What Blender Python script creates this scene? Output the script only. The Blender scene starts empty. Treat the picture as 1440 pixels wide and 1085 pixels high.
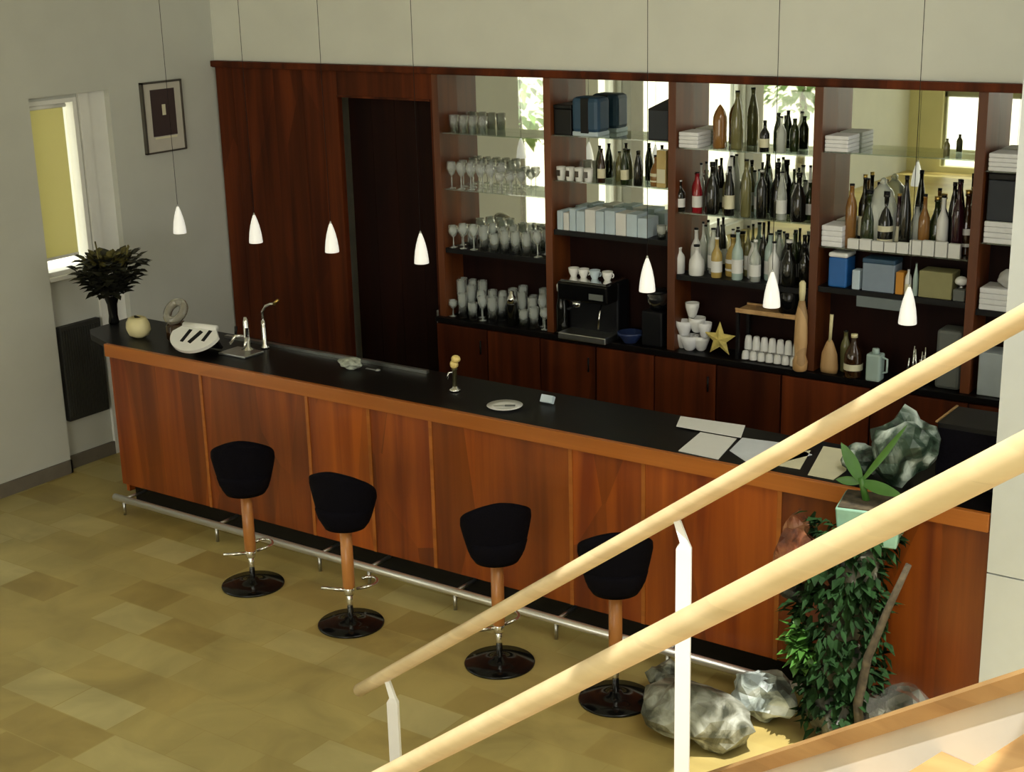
import bpy, bmesh, math, random
from mathutils import Vector, Matrix, noise
random.seed(7)
S = bpy.context.scene
COL = S.collection
PI = math.pi

# ------------------------------------------------------------ camera
F_PX = 2053.07
M = ((0.81879575, 0.57356384, -0.02445498),
     (0.14419865, -0.24671093, -0.95830082),
     (-0.55568001, 0.78112626, -0.284713))
CAM = Vector((7.78294829, -6.23195506, 3.64399734))
r_, d_, f_ = [Vector(v) for v in M]
cd = bpy.data.cameras.new('camera'); co = bpy.data.objects.new('camera', cd); COL.objects.link(co)
cd.sensor_fit = 'HORIZONTAL'; cd.sensor_width = 36; cd.lens = F_PX / 1440 * 36
cd.clip_start = 0.05; cd.clip_end = 200
m4 = Matrix.Identity(4)
for i in range(3):
    m4[i][0] = r_[i]; m4[i][1] = -d_[i]; m4[i][2] = -f_[i]; m4[i][3] = CAM[i]
co.matrix_world = m4
S.camera = co

def ray(u, v):
    return r_ * ((u - 720) / F_PX) + d_ * ((v - 542.5) / F_PX) + f_
def on_y(u, v, y):
    d = ray(u, v); return CAM + d * ((y - CAM.y) / d.y)
def on_z(u, v, z):
    d = ray(u, v); return CAM + d * ((z - CAM.z) / d.z)

# ------------------------------------------------------------ world, sun, daylight, exposure
S.view_settings.view_transform = 'Standard'
S.view_settings.look = 'None'
S.view_settings.gamma = 1
S.view_settings.exposure = 0.0
S.view_settings.use_curve_mapping = False
w = bpy.data.worlds.new('sky'); S.world = w; w.use_nodes = True
bg = w.node_tree.nodes['Background']
bg.inputs[0].default_value = (1.0, 0.99, 0.90, 1); bg.inputs[1].default_value = 2.3
sd = bpy.data.lights.new('sun', 'SUN'); so = bpy.data.objects.new('sun', sd); COL.objects.link(so)
sd.energy = 6.5; sd.angle = 0.009; sd.color = (1, 0.95, 0.86)
so.rotation_euler = Vector((-0.30, 0.25, -0.92)).to_track_quat('-Z', 'Y').to_euler()
so.location = (9, -5, 9)
def area(name, loc, direction, sx, sy, power, color=(1, 0.97, 0.88)):
    l = bpy.data.lights.new(name, 'AREA'); o = bpy.data.objects.new(name, l); COL.objects.link(o)
    l.shape = 'RECTANGLE'; l.size = sx; l.size_y = sy; l.energy = power; l.color = color
    o.location = loc; o.rotation_euler = Vector(direction).to_track_quat('-Z', 'Y').to_euler()
    return o
area('daylight_front_window', (7.8, -13.2, 2.5), (-0.05, 1, -0.12), 5.0, 4.0, 175)
area('added_overhead_fill', (7.6, -3.3, 5.4), (-0.15, 0.1, -1), 2.2, 4.0, 135)  # added lamp above the stair, brightens the right side

# ------------------------------------------------------------ materials
def nt(name):
    m = bpy.data.materials.new(name); m.use_nodes = True
    t = m.node_tree; b = t.nodes['Principled BSDF']
    return m, t, b
def setin(b, **k):
    for n, v in k.items():
        n = n.replace('_', ' ')
        if n in b.inputs: b.inputs[n].default_value = v
def plain(name, c, rough=0.5, metal=0.0, var=0.06, scale=9, spec=0.5, bump=0.0, coat=0):
    m, t, b = nt(name)
    tc = t.nodes.new('ShaderNodeTexCoord'); nz = t.nodes.new('ShaderNodeTexNoise')
    nz.inputs['Scale'].default_value = scale; nz.inputs['Detail'].default_value = 4
    t.links.new(tc.outputs['Object'], nz.inputs['Vector'])
    rp = t.nodes.new('ShaderNodeValToRGB')
    rp.color_ramp.elements[0].position = 0.3; rp.color_ramp.elements[1].position = 0.7
    rp.color_ramp.elements[0].color = tuple(max(0, x * (1 - var)) for x in c) + (1,)
    rp.color_ramp.elements[1].color = tuple(min(1, x * (1 + var)) for x in c) + (1,)
    t.links.new(nz.outputs['Fac'], rp.inputs['Fac']); t.links.new(rp.outputs['Color'], b.inputs['Base Color'])
    setin(b, Roughness=rough, Metallic=metal, Specular_IOR_Level=spec, Coat_Weight=coat)
    if bump:
        bp = t.nodes.new('ShaderNodeBump'); bp.inputs['Strength'].default_value = bump; bp.inputs['Distance'].default_value = 0.01
        t.links.new(nz.outputs['Fac'], bp.inputs['Height']); t.links.new(bp.outputs['Normal'], b.inputs['Normal'])
    return m
def wood(name, dark, light, rough=0.35, grain=(9, 9, 0.5), spread=0.35, patch=0.5, spec=0.5):
    m, t, b = nt(name)
    L = t.links.new
    tc = t.nodes.new('ShaderNodeTexCoord'); oi = t.nodes.new('ShaderNodeObjectInfo')
    mp = t.nodes.new('ShaderNodeMapping'); mp.inputs['Scale'].default_value = grain
    off = t.nodes.new('ShaderNodeVectorMath'); off.operation = 'SCALE'; off.inputs[0].default_value = (37, 19, 53)
    L(oi.outputs['Random'], off.inputs['Scale'])
    L(tc.outputs['Object'], mp.inputs['Vector']); L(off.outputs['Vector'], mp.inputs['Location'])
    n1 = t.nodes.new('ShaderNodeTexNoise'); n1.inputs['Scale'].default_value = 1.0; n1.inputs['Detail'].default_value = 5
    n1.inputs['Distortion'].default_value = 0.4
    L(mp.outputs['Vector'], n1.inputs['Vector'])
    rp = t.nodes.new('ShaderNodeValToRGB'); e = rp.color_ramp.elements
    e[0].position = 0.33; e[1].position = 0.68
    e[0].color = (*dark, 1); e[1].color = (*light, 1)
    L(n1.outputs['Fac'], rp.inputs['Fac'])
    # veneer leaves: each board its own tone, with broad figure
    n2 = t.nodes.new('ShaderNodeTexVoronoi'); n2.feature = 'F1'; n2.inputs['Scale'].default_value = 1.0
    mp2 = t.nodes.new('ShaderNodeMapping'); mp2.inputs['Scale'].default_value = (grain[0] * .28, grain[1] * .28, grain[2] * 1.6)
    L(tc.outputs['Object'], mp2.inputs['Vector']); L(off.outputs['Vector'], mp2.inputs['Location'])
    L(mp2.outputs['Vector'], n2.inputs['Vector'])
    sp = t.nodes.new('ShaderNodeSeparateColor'); L(n2.outputs['Color'], sp.inputs[0])
    mm = t.nodes.new('ShaderNodeMath'); mm.operation = 'MULTIPLY_ADD'; mm.inputs[1].default_value = patch; mm.inputs[2].default_value = 1 - patch * .5
    L(sp.outputs[0], mm.inputs[0])
    m3 = t.nodes.new('ShaderNodeMath'); m3.operation = 'MULTIPLY_ADD'; m3.inputs[1].default_value = spread; m3.inputs[2].default_value = 1 - spread * .5
    L(oi.outputs['Random'], m3.inputs[0])
    m5 = t.nodes.new('ShaderNodeMath'); m5.operation = 'MULTIPLY'; L(mm.outputs[0], m5.inputs[0]); L(m3.outputs[0], m5.inputs[1])
    hs = t.nodes.new('ShaderNodeHueSaturation'); L(rp.outputs['Color'], hs.inputs['Color']); L(m5.outputs[0], hs.inputs['Value'])
    L(hs.outputs['Color'], b.inputs['Base Color'])
    setin(b, Roughness=rough, Specular_IOR_Level=spec)
    return m
def thin_glass(name, tint=(1, 1, 1), body=0.12, frost=(0.8, 0.85, 0.85), rough=0.03, refl=1.0, blend=.35):
    m = bpy.data.materials.new(name); m.use_nodes = True; t = m.node_tree; t.nodes.clear(); L = t.links.new
    out = t.nodes.new('ShaderNodeOutputMaterial'); tr = t.nodes.new('ShaderNodeBsdfTransparent'); gl = t.nodes.new('ShaderNodeBsdfGlossy')
    df = t.nodes.new('ShaderNodeBsdfDiffuse'); lw = t.nodes.new('ShaderNodeLayerWeight'); lw.inputs['Blend'].default_value = blend
    tr.inputs[0].default_value = (*tint, 1); gl.inputs['Roughness'].default_value = rough; df.inputs[0].default_value = (*frost, 1)
    gl.inputs[0].default_value = (refl, refl, refl, 1)
    m1 = t.nodes.new('ShaderNodeMixShader'); m1.inputs[0].default_value = body
    L(tr.outputs[0], m1.inputs[1]); L(df.outputs[0], m1.inputs[2])
    m2 = t.nodes.new('ShaderNodeMixShader'); L(lw.outputs['Facing'], m2.inputs[0]); L(m1.outputs[0], m2.inputs[1]); L(gl.outputs[0], m2.inputs[2])
    L(m2.outputs[0], out.inputs[0])
    return m

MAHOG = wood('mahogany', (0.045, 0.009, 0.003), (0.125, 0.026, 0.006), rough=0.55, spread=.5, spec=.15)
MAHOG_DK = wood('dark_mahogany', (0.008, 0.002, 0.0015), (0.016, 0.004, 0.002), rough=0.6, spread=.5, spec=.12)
BARWOOD = wood('cherry_veneer', (0.150, 0.025, 0.003), (0.330, 0.076, 0.006), rough=0.36, spread=.45, patch=.55)
POSTWOOD = wood('mahogany_edge', (0.085, 0.022, 0.005), (0.170, 0.046, 0.010), rough=0.4, spread=.1, patch=.2)
BARBAND = wood('cherry_edge', (0.330, 0.098, 0.014), (0.430, 0.135, 0.022), rough=0.3, grain=(.5, 9, 9), spread=.1, patch=.2)
BEECH = wood('beech', (0.68, 0.52, 0.29), (0.79, 0.63, 0.38), rough=0.38, grain=(1.5, 14, 14), spread=.05, patch=.1)
OAKTRIM = wood('oak_trim', (0.34, 0.19, 0.07), (0.46, 0.28, 0.11), rough=0.45, grain=(1.5, 12, 12), spread=.1, patch=.2)
COPPERWOOD = wood('stained_beech', (0.36, 0.13, 0.03), (0.50, 0.21, 0.055), rough=0.3, grain=(12, 12, 1), spread=.1, patch=.15)
TANWOOD = wood('pale_board', (0.38, 0.21, 0.08), (0.56, 0.35, 0.16), rough=0.5, grain=(14, 14, 2), spread=.1)
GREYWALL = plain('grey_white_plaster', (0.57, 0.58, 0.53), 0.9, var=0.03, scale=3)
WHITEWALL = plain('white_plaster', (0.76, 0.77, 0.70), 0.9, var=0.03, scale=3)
GARDENWALL = plain('pale_render', (0.84, 0.82, 0.70), 0.9, var=0.03, scale=3)
CREAMWALL = plain('cream_plaster', (0.70, 0.66, 0.36), 0.9, var=0.03, scale=3)
WHITEPAINT = plain('white_paint', (0.82, 0.82, 0.78), 0.4, var=0.02)
GREYPAINT = plain('grey_paint', (0.36, 0.36, 0.33), 0.6, var=0.03)
BASEBOARD = plain('grey_baseboard', (0.16, 0.14, 0.11), 0.6, var=0.1)
BLACKTOP = plain('black_laminate', (0.006, 0.005, 0.005), 0.34, var=0.2, spec=.12)
BLACK = plain('black_lacquer', (0.005, 0.005, 0.006), 0.4, var=0.2, spec=.25)
BLACKGLOSS = plain('black_gloss', (0.004, 0.004, 0.004), 0.14, var=0.1, spec=.3)
FABRIC = plain('black_upholstery', (0.004, 0.0035, 0.006), 0.95, var=0.3, scale=120, bump=.15, spec=.08)
CHROME = plain('chrome', (0.78, 0.78, 0.76), 0.14, 1.0, var=0.02)
STEEL = plain('brushed_steel', (0.55, 0.56, 0.56), 0.32, 1.0, var=0.1)
SILVER = plain('silver_frame', (0.14, 0.13, 0.11), 0.4, 0.6)
PAPER = plain('white_paper', (0.78, 0.78, 0.76), 0.85, var=0.02)
CREAMPAPER = plain('cream_paper', (0.74, 0.70, 0.50), 0.85, var=0.04)
PORCELAIN = plain('white_porcelain', (0.86, 0.86, 0.84), 0.2, var=0.02)
CREAM = plain('cream_ceramic', (0.78, 0.70, 0.40), 0.5, var=0.04)
LINEN = plain('white_linen', (0.86, 0.86, 0.88), 0.9, var=0.03, scale=30, bump=.2)
BLUEWHITE = plain('bluish_card', (0.55, 0.66, 0.74), 0.7, var=0.08)
NAVY = plain('navy_box', (0.025, 0.07, 0.13), 0.5)
DARKGREY = plain('charcoal_box', (0.02, 0.025, 0.035), 0.6)
BLUE = plain('blue_plastic', (0.02, 0.13, 0.42), 0.4)
GREYBLUE = plain('grey_blue_card', (0.24, 0.30, 0.38), 0.7)
ORANGE = plain('orange_card', (0.62, 0.27, 0.03), 0.6)
OLIVECARD = plain('olive_card', (0.30, 0.28, 0.13), 0.7)
DULLGREY = plain('dull_grey', (0.13, 0.14, 0.13), 0.6)
GRILLE = plain('dark_grille', (0.028, 0.028, 0.024), 0.6, var=.15)
YELLOWKNOB = plain('yellow_enamel', (0.80, 0.62, 0.22), 0.35)
GOLD = plain('brass', (0.62, 0.42, 0.12), 0.3, 1.0)
PRINTDK = plain('dark_print', (0.050, 0.030, 0.030), 0.6)
MAT = plain('picture_mount', (0.56, 0.53, 0.46), 0.8, var=.03)
LEAFDK = plain('dark_dried_leaf', (0.020, 0.020, 0.008), 0.7, var=.6, scale=30)
LEAFOL = plain('olive_dried_leaf', (0.11, 0.095, 0.02), 0.7, var=.5, scale=30)
LEAFGR = plain('ivy_leaf', (0.009, 0.030, 0.007), 0.75, var=.6, scale=14, spec=.15)
LEAFBR = plain('broad_leaf', (0.055, 0.16, 0.025), 0.4, var=.3, scale=6)
BARK = plain('bark', (0.055, 0.042, 0.022), 0.9, var=.5, scale=25, bump=.6)
TREELEAF = plain('garden_leaf', (0.16, 0.30, 0.07), 0.6, var=.4, scale=4)
TEAL = plain('teal_glaze', (0.20, 0.36, 0.27), 0.25, var=.15)
GLASS_DENSE = thin_glass('frosted_bar_glass', body=.34, frost=(.85, .92, .90))
GLASS = thin_glass('clear_glass', body=.25, frost=(.85, .9, .9))
SHELFGLASS = thin_glass('shelf_glass', tint=(.85, .93, .88), body=.10, frost=(.55, .62, .55))
PANE = thin_glass('window_pane', tint=(.98, .99, .97), body=.01, blend=.06)
MIRROR = plain('mirror', (0.80, 0.83, 0.76), 0.015, 1.0, var=0.0)

def rock_mat(name, a, b_, c, scale=6):
    m, t, b = nt(name); L = t.links.new
    tc = t.nodes.new('ShaderNodeTexCoord'); nz = t.nodes.new('ShaderNodeTexNoise'); nz.inputs['Scale'].default_value = scale
    nz.inputs['Detail'].default_value = 8; nz.inputs['Distortion'].default_value = 1.2
    L(tc.outputs['Object'], nz.inputs['Vector'])
    rp = t.nodes.new('ShaderNodeValToRGB'); e = rp.color_ramp.elements
    e[0].position = .40; e[0].color = (*a, 1); e[1].position = .68; e[1].color = (*c, 1)
    k = e.new(.5); k.color = (*b_, 1)
    L(nz.outputs['Fac'], rp.inputs['Fac']); L(rp.outputs['Color'], b.inputs['Base Color'])
    bp = t.nodes.new('ShaderNodeBump'); bp.inputs['Strength'].default_value = .6; bp.inputs['Distance'].default_value = .03
    L(nz.outputs['Fac'], bp.inputs['Height']); L(bp.outputs['Normal'], b.inputs['Normal'])
    setin(b, Roughness=.45)
    return m
ROCKGREY = rock_mat('grey_quartz', (.04, .045, .03), (.15, .155, .115), (.42, .44, .38))
ROCKGREEN = rock_mat('green_quartz', (.008, .02, .012), (.05, .09, .065), (.62, .72, .68), 5)
ROCKRED = rock_mat('red_jasper', (.09, .022, .008), (.22, .06, .02), (.42, .20, .10))
ROCKDARK = rock_mat('dark_stone', (.008, .01, .008), (.03, .032, .022), (.12, .12, .09))

def bottle_mat(name, c, rough=.08):
    m, t, b = nt(name)
    tc = t.nodes.new('ShaderNodeTexCoord'); nz = t.nodes.new('ShaderNodeTexNoise'); nz.inputs['Scale'].default_value = 6
    L = t.links.new; L(tc.outputs['Object'], nz.inputs['Vector'])
    rp = t.nodes.new('ShaderNodeValToRGB'); rp.color_ramp.elements[0].color = tuple(x * .8 for x in c) + (1,); rp.color_ramp.elements[1].color = tuple(min(1, x * 1.2) for x in c) + (1,)
    L(nz.outputs['Fac'], rp.inputs['Fac']); L(rp.outputs['Color'], b.inputs['Base Color'])
    setin(b, Roughness=rough, Coat_Weight=.3)
    return m
BM = dict(black=bottle_mat('black_glass', (.008, .008, .006)), brown=bottle_mat('brown_glass', (.035, .014, .005)),
          green=bottle_mat('green_glass', (.018, .03, .008)), amber=bottle_mat('amber_glass', (.26, .12, .03)),
          red=bottle_mat('red_glass', (.30, .012, .02)), white=bottle_mat('white_glass', (.80, .80, .78), .3),
          olive=bottle_mat('olive_glass', (.16, .15, .06)), wine=bottle_mat('wine_glass_dark', (.03, .006, .012)),
          teal=bottle_mat('pale_teal_glass', (.42, .54, .50), .2), gold=bottle_mat('gold_glass', (.48, .34, .10), .2),
          clear=thin_glass('clear_bottle', tint=(.95, .97, .93), body=.42, frost=(.8, .84, .8)))

# ------------------------------------------------------------ mesh helpers
class MB:
    def __init__(s): s.bm = bmesh.new()
    def _add(s, verts, faces, smooth=False, mat=0):
        vs = [s.bm.verts.new(v) for v in verts]
        for f in faces:
            try:
                fc = s.bm.faces.new([vs[i] for i in f]); fc.smooth = smooth; fc.material_index = mat
            except ValueError: pass
        return vs
    def box(s, x0, x1, y0, y1, z0, z1, bev=0.0, rot=None, mat=0, taper=1.0):
        cx, cy = (x0 + x1) / 2, (y0 + y1) / 2
        tb = bmesh.new()
        vs = []
        for z, k in ((z0, 1.0), (z1, taper)):
            for x, y in ((x0, y0), (x1, y0), (x1, y1), (x0, y1)):
                vs.append(tb.verts.new((cx + (x - cx) * k, cy + (y - cy) * k, z)))
        for f in ((3, 2, 1, 0), (4, 5, 6, 7), (0, 1, 5, 4), (1, 2, 6, 5), (2, 3, 7, 6), (3, 0, 4, 7)):
            tb.faces.new([vs[i] for i in f])
        if bev: bmesh.ops.bevel(tb, geom=tb.edges[:], offset=bev, segments=2, affect='EDGES', profile=.5)
        tb.verts.index_update()
        c = Vector((cx, cy, (z0 + z1) / 2))
        pts = [((rot @ (v.co - c)) + c if rot else v.co.copy()) for v in tb.verts]
        s._add(pts, [[v.index for v in f.verts] for f in tb.faces], False, mat)
        tb.free(); return s
    def prism(s, poly, z0, z1, mat=0):
        n = len(poly)
        s._add([(x, y, z0) for x, y in poly] + [(x, y, z1) for x, y in poly],
               [list(range(n))[::-1], list(range(n, 2 * n))] + [(i, (i + 1) % n, n + (i + 1) % n, n + i) for i in range(n)], False, mat)
        return s
    def lathe(s, prof, x=0, y=0, z=0, seg=20, cap=True, mat=0, sx=1, sy=1, tilt=None):
        vs = []
        for r, h in prof:
            for k in range(seg):
                a = 2 * PI * k / seg
                p = Vector((r * math.cos(a) * sx, r * math.sin(a) * sy, h))
                if tilt: p = tilt @ p
                vs.append((x + p.x, y + p.y, z + p.z))
        fs = []
        for i in range(len(prof) - 1):
            for k in range(seg):
                k2 = (k + 1) % seg
                fs.append((i * seg + k, i * seg + k2, (i + 1) * seg + k2, (i + 1) * seg + k))
        if cap:
            fs.append(tuple(range(seg))[::-1]); fs.append(tuple((len(prof) - 1) * seg + k for k in range(seg)))
        s._add(vs, fs, True, mat); return s
    def tube(s, pts, r, seg=12, mat=0, closed=False, r2=None):
        pts = [Vector(p) for p in pts]; n = len(pts); vs = []; prev = None
        for i, p in enumerate(pts):
            if closed: t = pts[(i + 1) % n] - pts[i - 1]
            else: t = pts[min(i + 1, n - 1)] - pts[max(i - 1, 0)]
            t.normalize()
            if prev is None:
                a = Vector((0, 0, 1)) if abs(t.z) < .9 else Vector((1, 0, 0))
                u = t.cross(a).normalized()
            else: u = (prev - t * prev.dot(t)).normalized()
            prev = u; v = t.cross(u)
            rr = r if r2 is None else r + (r2 - r) * i / max(1, n - 1)
            for k in range(seg):
                an = 2 * PI * k / seg
                vs.append(p + u * (rr * math.cos(an)) + v * (rr * math.sin(an)))
        fs = []
        for i in range(n if closed else n - 1):
            j = (i + 1) % n
            for k in range(seg):
                k2 = (k + 1) % seg; fs.append((i * seg + k, i * seg + k2, j * seg + k2, j * seg + k))
        if not closed: fs += [tuple(range(seg))[::-1], tuple((n - 1) * seg + k for k in range(seg))]
        s._add(vs, fs, True, mat); return s
    def leaf(s, p, d, L, W, up=Vector((0, 0, 1)), bend=.3, n=4, mat=0):
        d = Vector(d).normalized(); side = d.cross(up)
        if side.length < 1e-3: side = Vector((1, 0, 0))
        side.normalize(); nm = side.cross(d).normalized(); vs = []
        for i in range(n + 1):
            t = i / n; c = Vector(p) + d * (L * t) - nm * (bend * L * t * t)
            w_ = W * math.sin(PI * min(1, .08 + .92 * t)) ** .8 * .5 + .0005
            vs += [c - side * w_ + nm * w_ * .3, c, c + side * w_ + nm * w_ * .3]
        fs = []
        for i in range(n):
            a = i * 3; fs += [(a, a + 1, a + 4, a + 3), (a + 1, a + 2, a + 5, a + 4)]
        s._add(vs, fs, True, mat); return s
    def rock(s, c, r, seed=0, sub=3, rough=.35, facet=True):
        tb = bmesh.new(); bmesh.ops.create_icosphere(tb, subdivisions=sub, radius=1)
        o = Vector((seed * 3.7, seed * 1.3, seed * 7.1)); tb.verts.index_update(); pts = []
        for v in tb.verts:
            p = v.co; k = 1 + rough * noise.noise(p * 1.1 + o) + rough * .5 * noise.noise(p * 2.7 + o) + rough * .2 * noise.noise(p * 6 + o)
            q = p * k
            pts.append((c[0] + q.x * r[0], c[1] + q.y * r[1], c[2] + q.z * r[2]))
        s._add(pts, [[v.index for v in f.verts] for f in tb.faces], not facet); tb.free(); return s
    def build(s, name, mat, parent=None, loc=None):
        me = bpy.data.meshes.new(name); bmesh.ops.recalc_face_normals(s.bm, faces=s.bm.faces[:]); s.bm.to_mesh(me); s.bm.free()
        for m in (mat if isinstance(mat, (list, tuple)) else [mat]): me.materials.append(m)
        o = bpy.data.objects.new(name, me); COL.objects.link(o)
        if parent: o.parent = parent
        if loc: o.location = loc
        return o

def tag(o, label=None, cat=None, group=None, kind=None):
    if label: o['label'] = label
    if cat: o['category'] = cat
    if group: o['group'] = group
    if kind: o['kind'] = kind
    return o
def thing(name, label, cat, loc=(0, 0, 0), rz=0, group=None):
    o = bpy.data.objects.new(name, None); COL.objects.link(o); o.empty_display_size = .1
    o.location = loc; o.rotation_euler = (0, 0, rz)
    return tag(o, label, cat, group)
def struct(name, mb, mat):
    o = mb.build(name, mat); o['kind'] = 'structure'; return o
def copy_tree(o, parent=None):
    c = o.copy(); COL.objects.link(c)
    if parent: c.parent = parent
    for ch in list(o.children): copy_tree(ch, c)
    return c

# ============================================================ THE SETTING
XL, XR, YF, YB, ZC = -0.885, 9.6, -13.0, 2.30, 5.2
YFACE = 2.007       # face of the back bar joinery

# floor: irregular courses of olive stone slabs
fm, t, b = nt('olive_stone_slabs'); L = t.links.new
tc = t.nodes.new('ShaderNodeTexCoord'); mp = t.nodes.new('ShaderNodeMapping')
L(tc.outputs['Object'], mp.inputs['Vector'])
bk = t.nodes.new('ShaderNodeTexBrick'); bk.offset = .37; bk.offset_frequency = 2; bk.squash = 1.45; bk.squash_frequency = 3
bk.inputs['Color1'].default_value = (0, 0, 0, 1); bk.inputs['Color2'].default_value = (1, 1, 1, 1); bk.inputs['Mortar'].default_value = (.3, .3, .3, 1)
bk.inputs['Scale'].default_value = 1; bk.inputs['Mortar Size'].default_value = .004; bk.inputs['Mortar Smooth'].default_value = .3
bk.inputs['Brick Width'].default_value = .42; bk.inputs['Row Height'].default_value = .27; bk.inputs['Bias'].default_value = 0
L(mp.outputs['Vector'], bk.inputs['Vector'])
rp = t.nodes.new('ShaderNodeValToRGB'); e = rp.color_ramp.elements
e[0].position = 0; e[0].color = (0.352, 0.259, 0.079, 1); e[1].position = 1; e[1].color = (0.550, 0.473, 0.210, 1)
k = e.new(.22); k.color = (0.440, 0.341, 0.116, 1); k = e.new(.75); k.color = (0.473, 0.385, 0.142, 1)
L(bk.outputs['Color'], rp.inputs['Fac'])
nz = t.nodes.new('ShaderNodeTexNoise'); nz.inputs['Scale'].default_value = 2.2; nz.inputs['Detail'].default_value = 7; nz.inputs['Distortion'].default_value = .8
L(tc.outputs['Object'], nz.inputs['Vector'])
mr = t.nodes.new('ShaderNodeMapRange'); mr.inputs['From Min'].default_value = .3; mr.inputs['From Max'].default_value = .7; mr.inputs['To Min'].default_value = .78; mr.inputs['To Max'].default_value = 1.15
L(nz.outputs['Fac'], mr.inputs['Value'])
hs = t.nodes.new('ShaderNodeHueSaturation'); L(rp.outputs['Color'], hs.inputs['Color']); L(mr.outputs[0], hs.inputs['Value'])
L(hs.outputs['Color'], b.inputs['Base Color']); setin(b, Roughness=.42, Specular_IOR_Level=.35)
struct('floor', MB().box(XL - .3, XR + .2, YF - .2, YB + .2, -.1, 0), fm)

# wall on the left: pilaster side, niche with its window, then open bays of the garden side
wl = MB(); TH = .22; XN = -0.955
def lw(y0, y1, z0, z1, x1=XL): wl.box(XL - TH, x1, y0, y1, z0, z1)
lw(.955, YB + .2, 0, ZC)                      # beyond the niche to the corner
lw(.25, .955, 2.75, ZC)                       # above niche
lw(.25, .955, 0, 1.47, XN)                    # niche back, below window
lw(.25, .26, 1.47, 2.75, XN); lw(.70, .955, 1.47, 2.75, XN); lw(.26, .70, 2.72, 2.75, XN)
lw(-1.75, .25, 0, ZC)
openings = [(-2.95, -1.75), (-3.8, -3.3), (-5.3, -4.15), (-6.95, -5.75), (-10.6, -7.28)]
ys = -1.75
for a, c in openings:
    if ys > c: lw(c, ys, 0, ZC)
    lw(a, c, 2.62, ZC)
    lw(a, c, 0, .12); ys = a
lw(YF - .2, ys, 0, ZC)
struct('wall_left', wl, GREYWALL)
# grey columns set between the garden windows
for y in (-3.95, -7.11):
    struct('trim_1', MB().box(XL, XL + .12, y - .14, y + .14, 0, ZC), GREYPAINT)
for i, (a, c) in enumerate(openings):
    wf = MB(); x0, x1 = XL - .14, XL - .08
    for (p, q) in ((a, a + .05), (c - .05, c)): wf.box(x0, x1, p, q, .12, 2.62)
    wf.box(x0, x1, a + .05, c - .05, .12, .18); wf.box(x0, x1, a + .05, c - .05, 2.56, 2.62)
    o = struct('window_%d' % (i + 2), wf, WHITEPAINT)
    MB().box(XL - .115, XL - .105, a + .05, c - .05, .18, 2.56).build('pane', PANE, o)

# niche window
wf = MB(); x0, x1 = XN - .10, XN + .015
wf.box(x0, x1, .26, .28, 1.49, 2.72); wf.box(x0, x1, .665, .70, 1.49, 2.72)
wf.box(x0, x1, .28, .665, 2.69, 2.72); wf.box(x0, x1, .28, .665, 1.47, 1.50)
win = struct('window_1', wf, WHITEPAINT)
MB().box(XN - .075, XN - .068, .28, .665, 1.50, 2.69).build('pane', PANE, win)
MB().box(XN - .10, XN + .06, .262, .70, 1.44, 1.47, .004).build('window_sill', WHITEPAINT, win)
struct('trim_2', MB().box(XN, XN + .025, .715, .80, 0, 2.745).box(XN, XN + .015, .80, .955, 1.0, 2.75), WHITEPAINT)
# yellow blind in the niche window
bm_ = bpy.data.materials.new('yellow_blind_cloth'); bm_.use_nodes = True; t = bm_.node_tree; t.nodes.clear(); L = t.links.new
out = t.nodes.new('ShaderNodeOutputMaterial'); df = t.nodes.new('ShaderNodeBsdfDiffuse'); tl = t.nodes.new('ShaderNodeBsdfTranslucent'); mx = t.nodes.new('ShaderNodeMixShader')
nz = t.nodes.new('ShaderNodeTexNoise'); nz.inputs['Scale'].default_value = 40
df.inputs[0].default_value = (.78, .74, .42, 1); tl.inputs[0].default_value = (.62, .59, .33, 1); mx.inputs[0].default_value = .5
L(df.outputs[0], mx.inputs[1]); L(tl.outputs[0], mx.inputs[2]); L(mx.outputs[0], out.inputs[0])
rb = thing('roller_blind', 'yellow roller blind drawn down inside the narrow niche window', 'blind', (XN - .03, .455, 2.655))
MB().box(-.002, .002, -.17, .15, -1.06, .0).build('cloth', bm_, rb)
MB().tube([(0, -.172, .015), (0, .172, .015)], .016).build('roller', WHITEPAINT, rb)
MB().box(-.006, .006, -.172, .152, -1.075, -1.055).build('bottom_bar', WHITEPAINT, rb)

struct('baseboard_left', MB().box(XL, XL + .02, -6, .25, 0, .10).box(XN, XN + .02, .25, .955, 0, .10).box(XL, XL + .02, .955, 2.0, 0, .10)
       .box(XN, XL + .02, .235, .25, 0, .10), BASEBOARD)

struct('wall_back', MB().box(XL - TH, XR + .2, YB, YB + .2, 0, ZC).box(XL, 6.6, YFACE + .02, YB, 2.886, ZC), WHITEWALL)
wr = MB().box(5.985, XR + .2, -.02, .55, 0, .885).box(5.985, XR + .2, -.02, .55, .893, ZC).box(6.0, XR, .0, .5, .88, .90)
struct('wall_right', wr, plain('cool_white_paint', (.66, .70, .72), .6, var=.02))
struct('wall_stair', MB().box(XR, XR + .2, YF, -.02, 0, ZC), WHITEWALL)
wfm = MB()
wfm.box(XL, -.32, YF - .2, YF, 0, ZC); wfm.box(-.32, 1.5, YF - .2, YF, 2.6, ZC); wfm.box(1.5, 2.8, YF - .2, YF, 0, ZC)
wfm.box(2.8, XR, YF - .2, YF, 4.6, ZC); wfm.box(2.8, XR, YF - .2, YF, 0, .3); wfm.box(-.32, 1.5, YF - .2, YF, 0, .1)
struct('wall_front', wfm, CREAMWALL)
wf = MB().box(-.32, 1.5, YF - .12, YF - .06, 1.22, 1.40)
for x in (-.32, .57, 1.45): wf.box(x, x + .05, YF - .12, YF - .06, .1, 2.6)
o = struct('window_7', wf, plain('olive_paint', (.25, .25, .13), .6))
MB().box(-.3, 1.48, YF - .10, YF - .095, .1, 2.6).build('pane', PANE, o)
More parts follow.
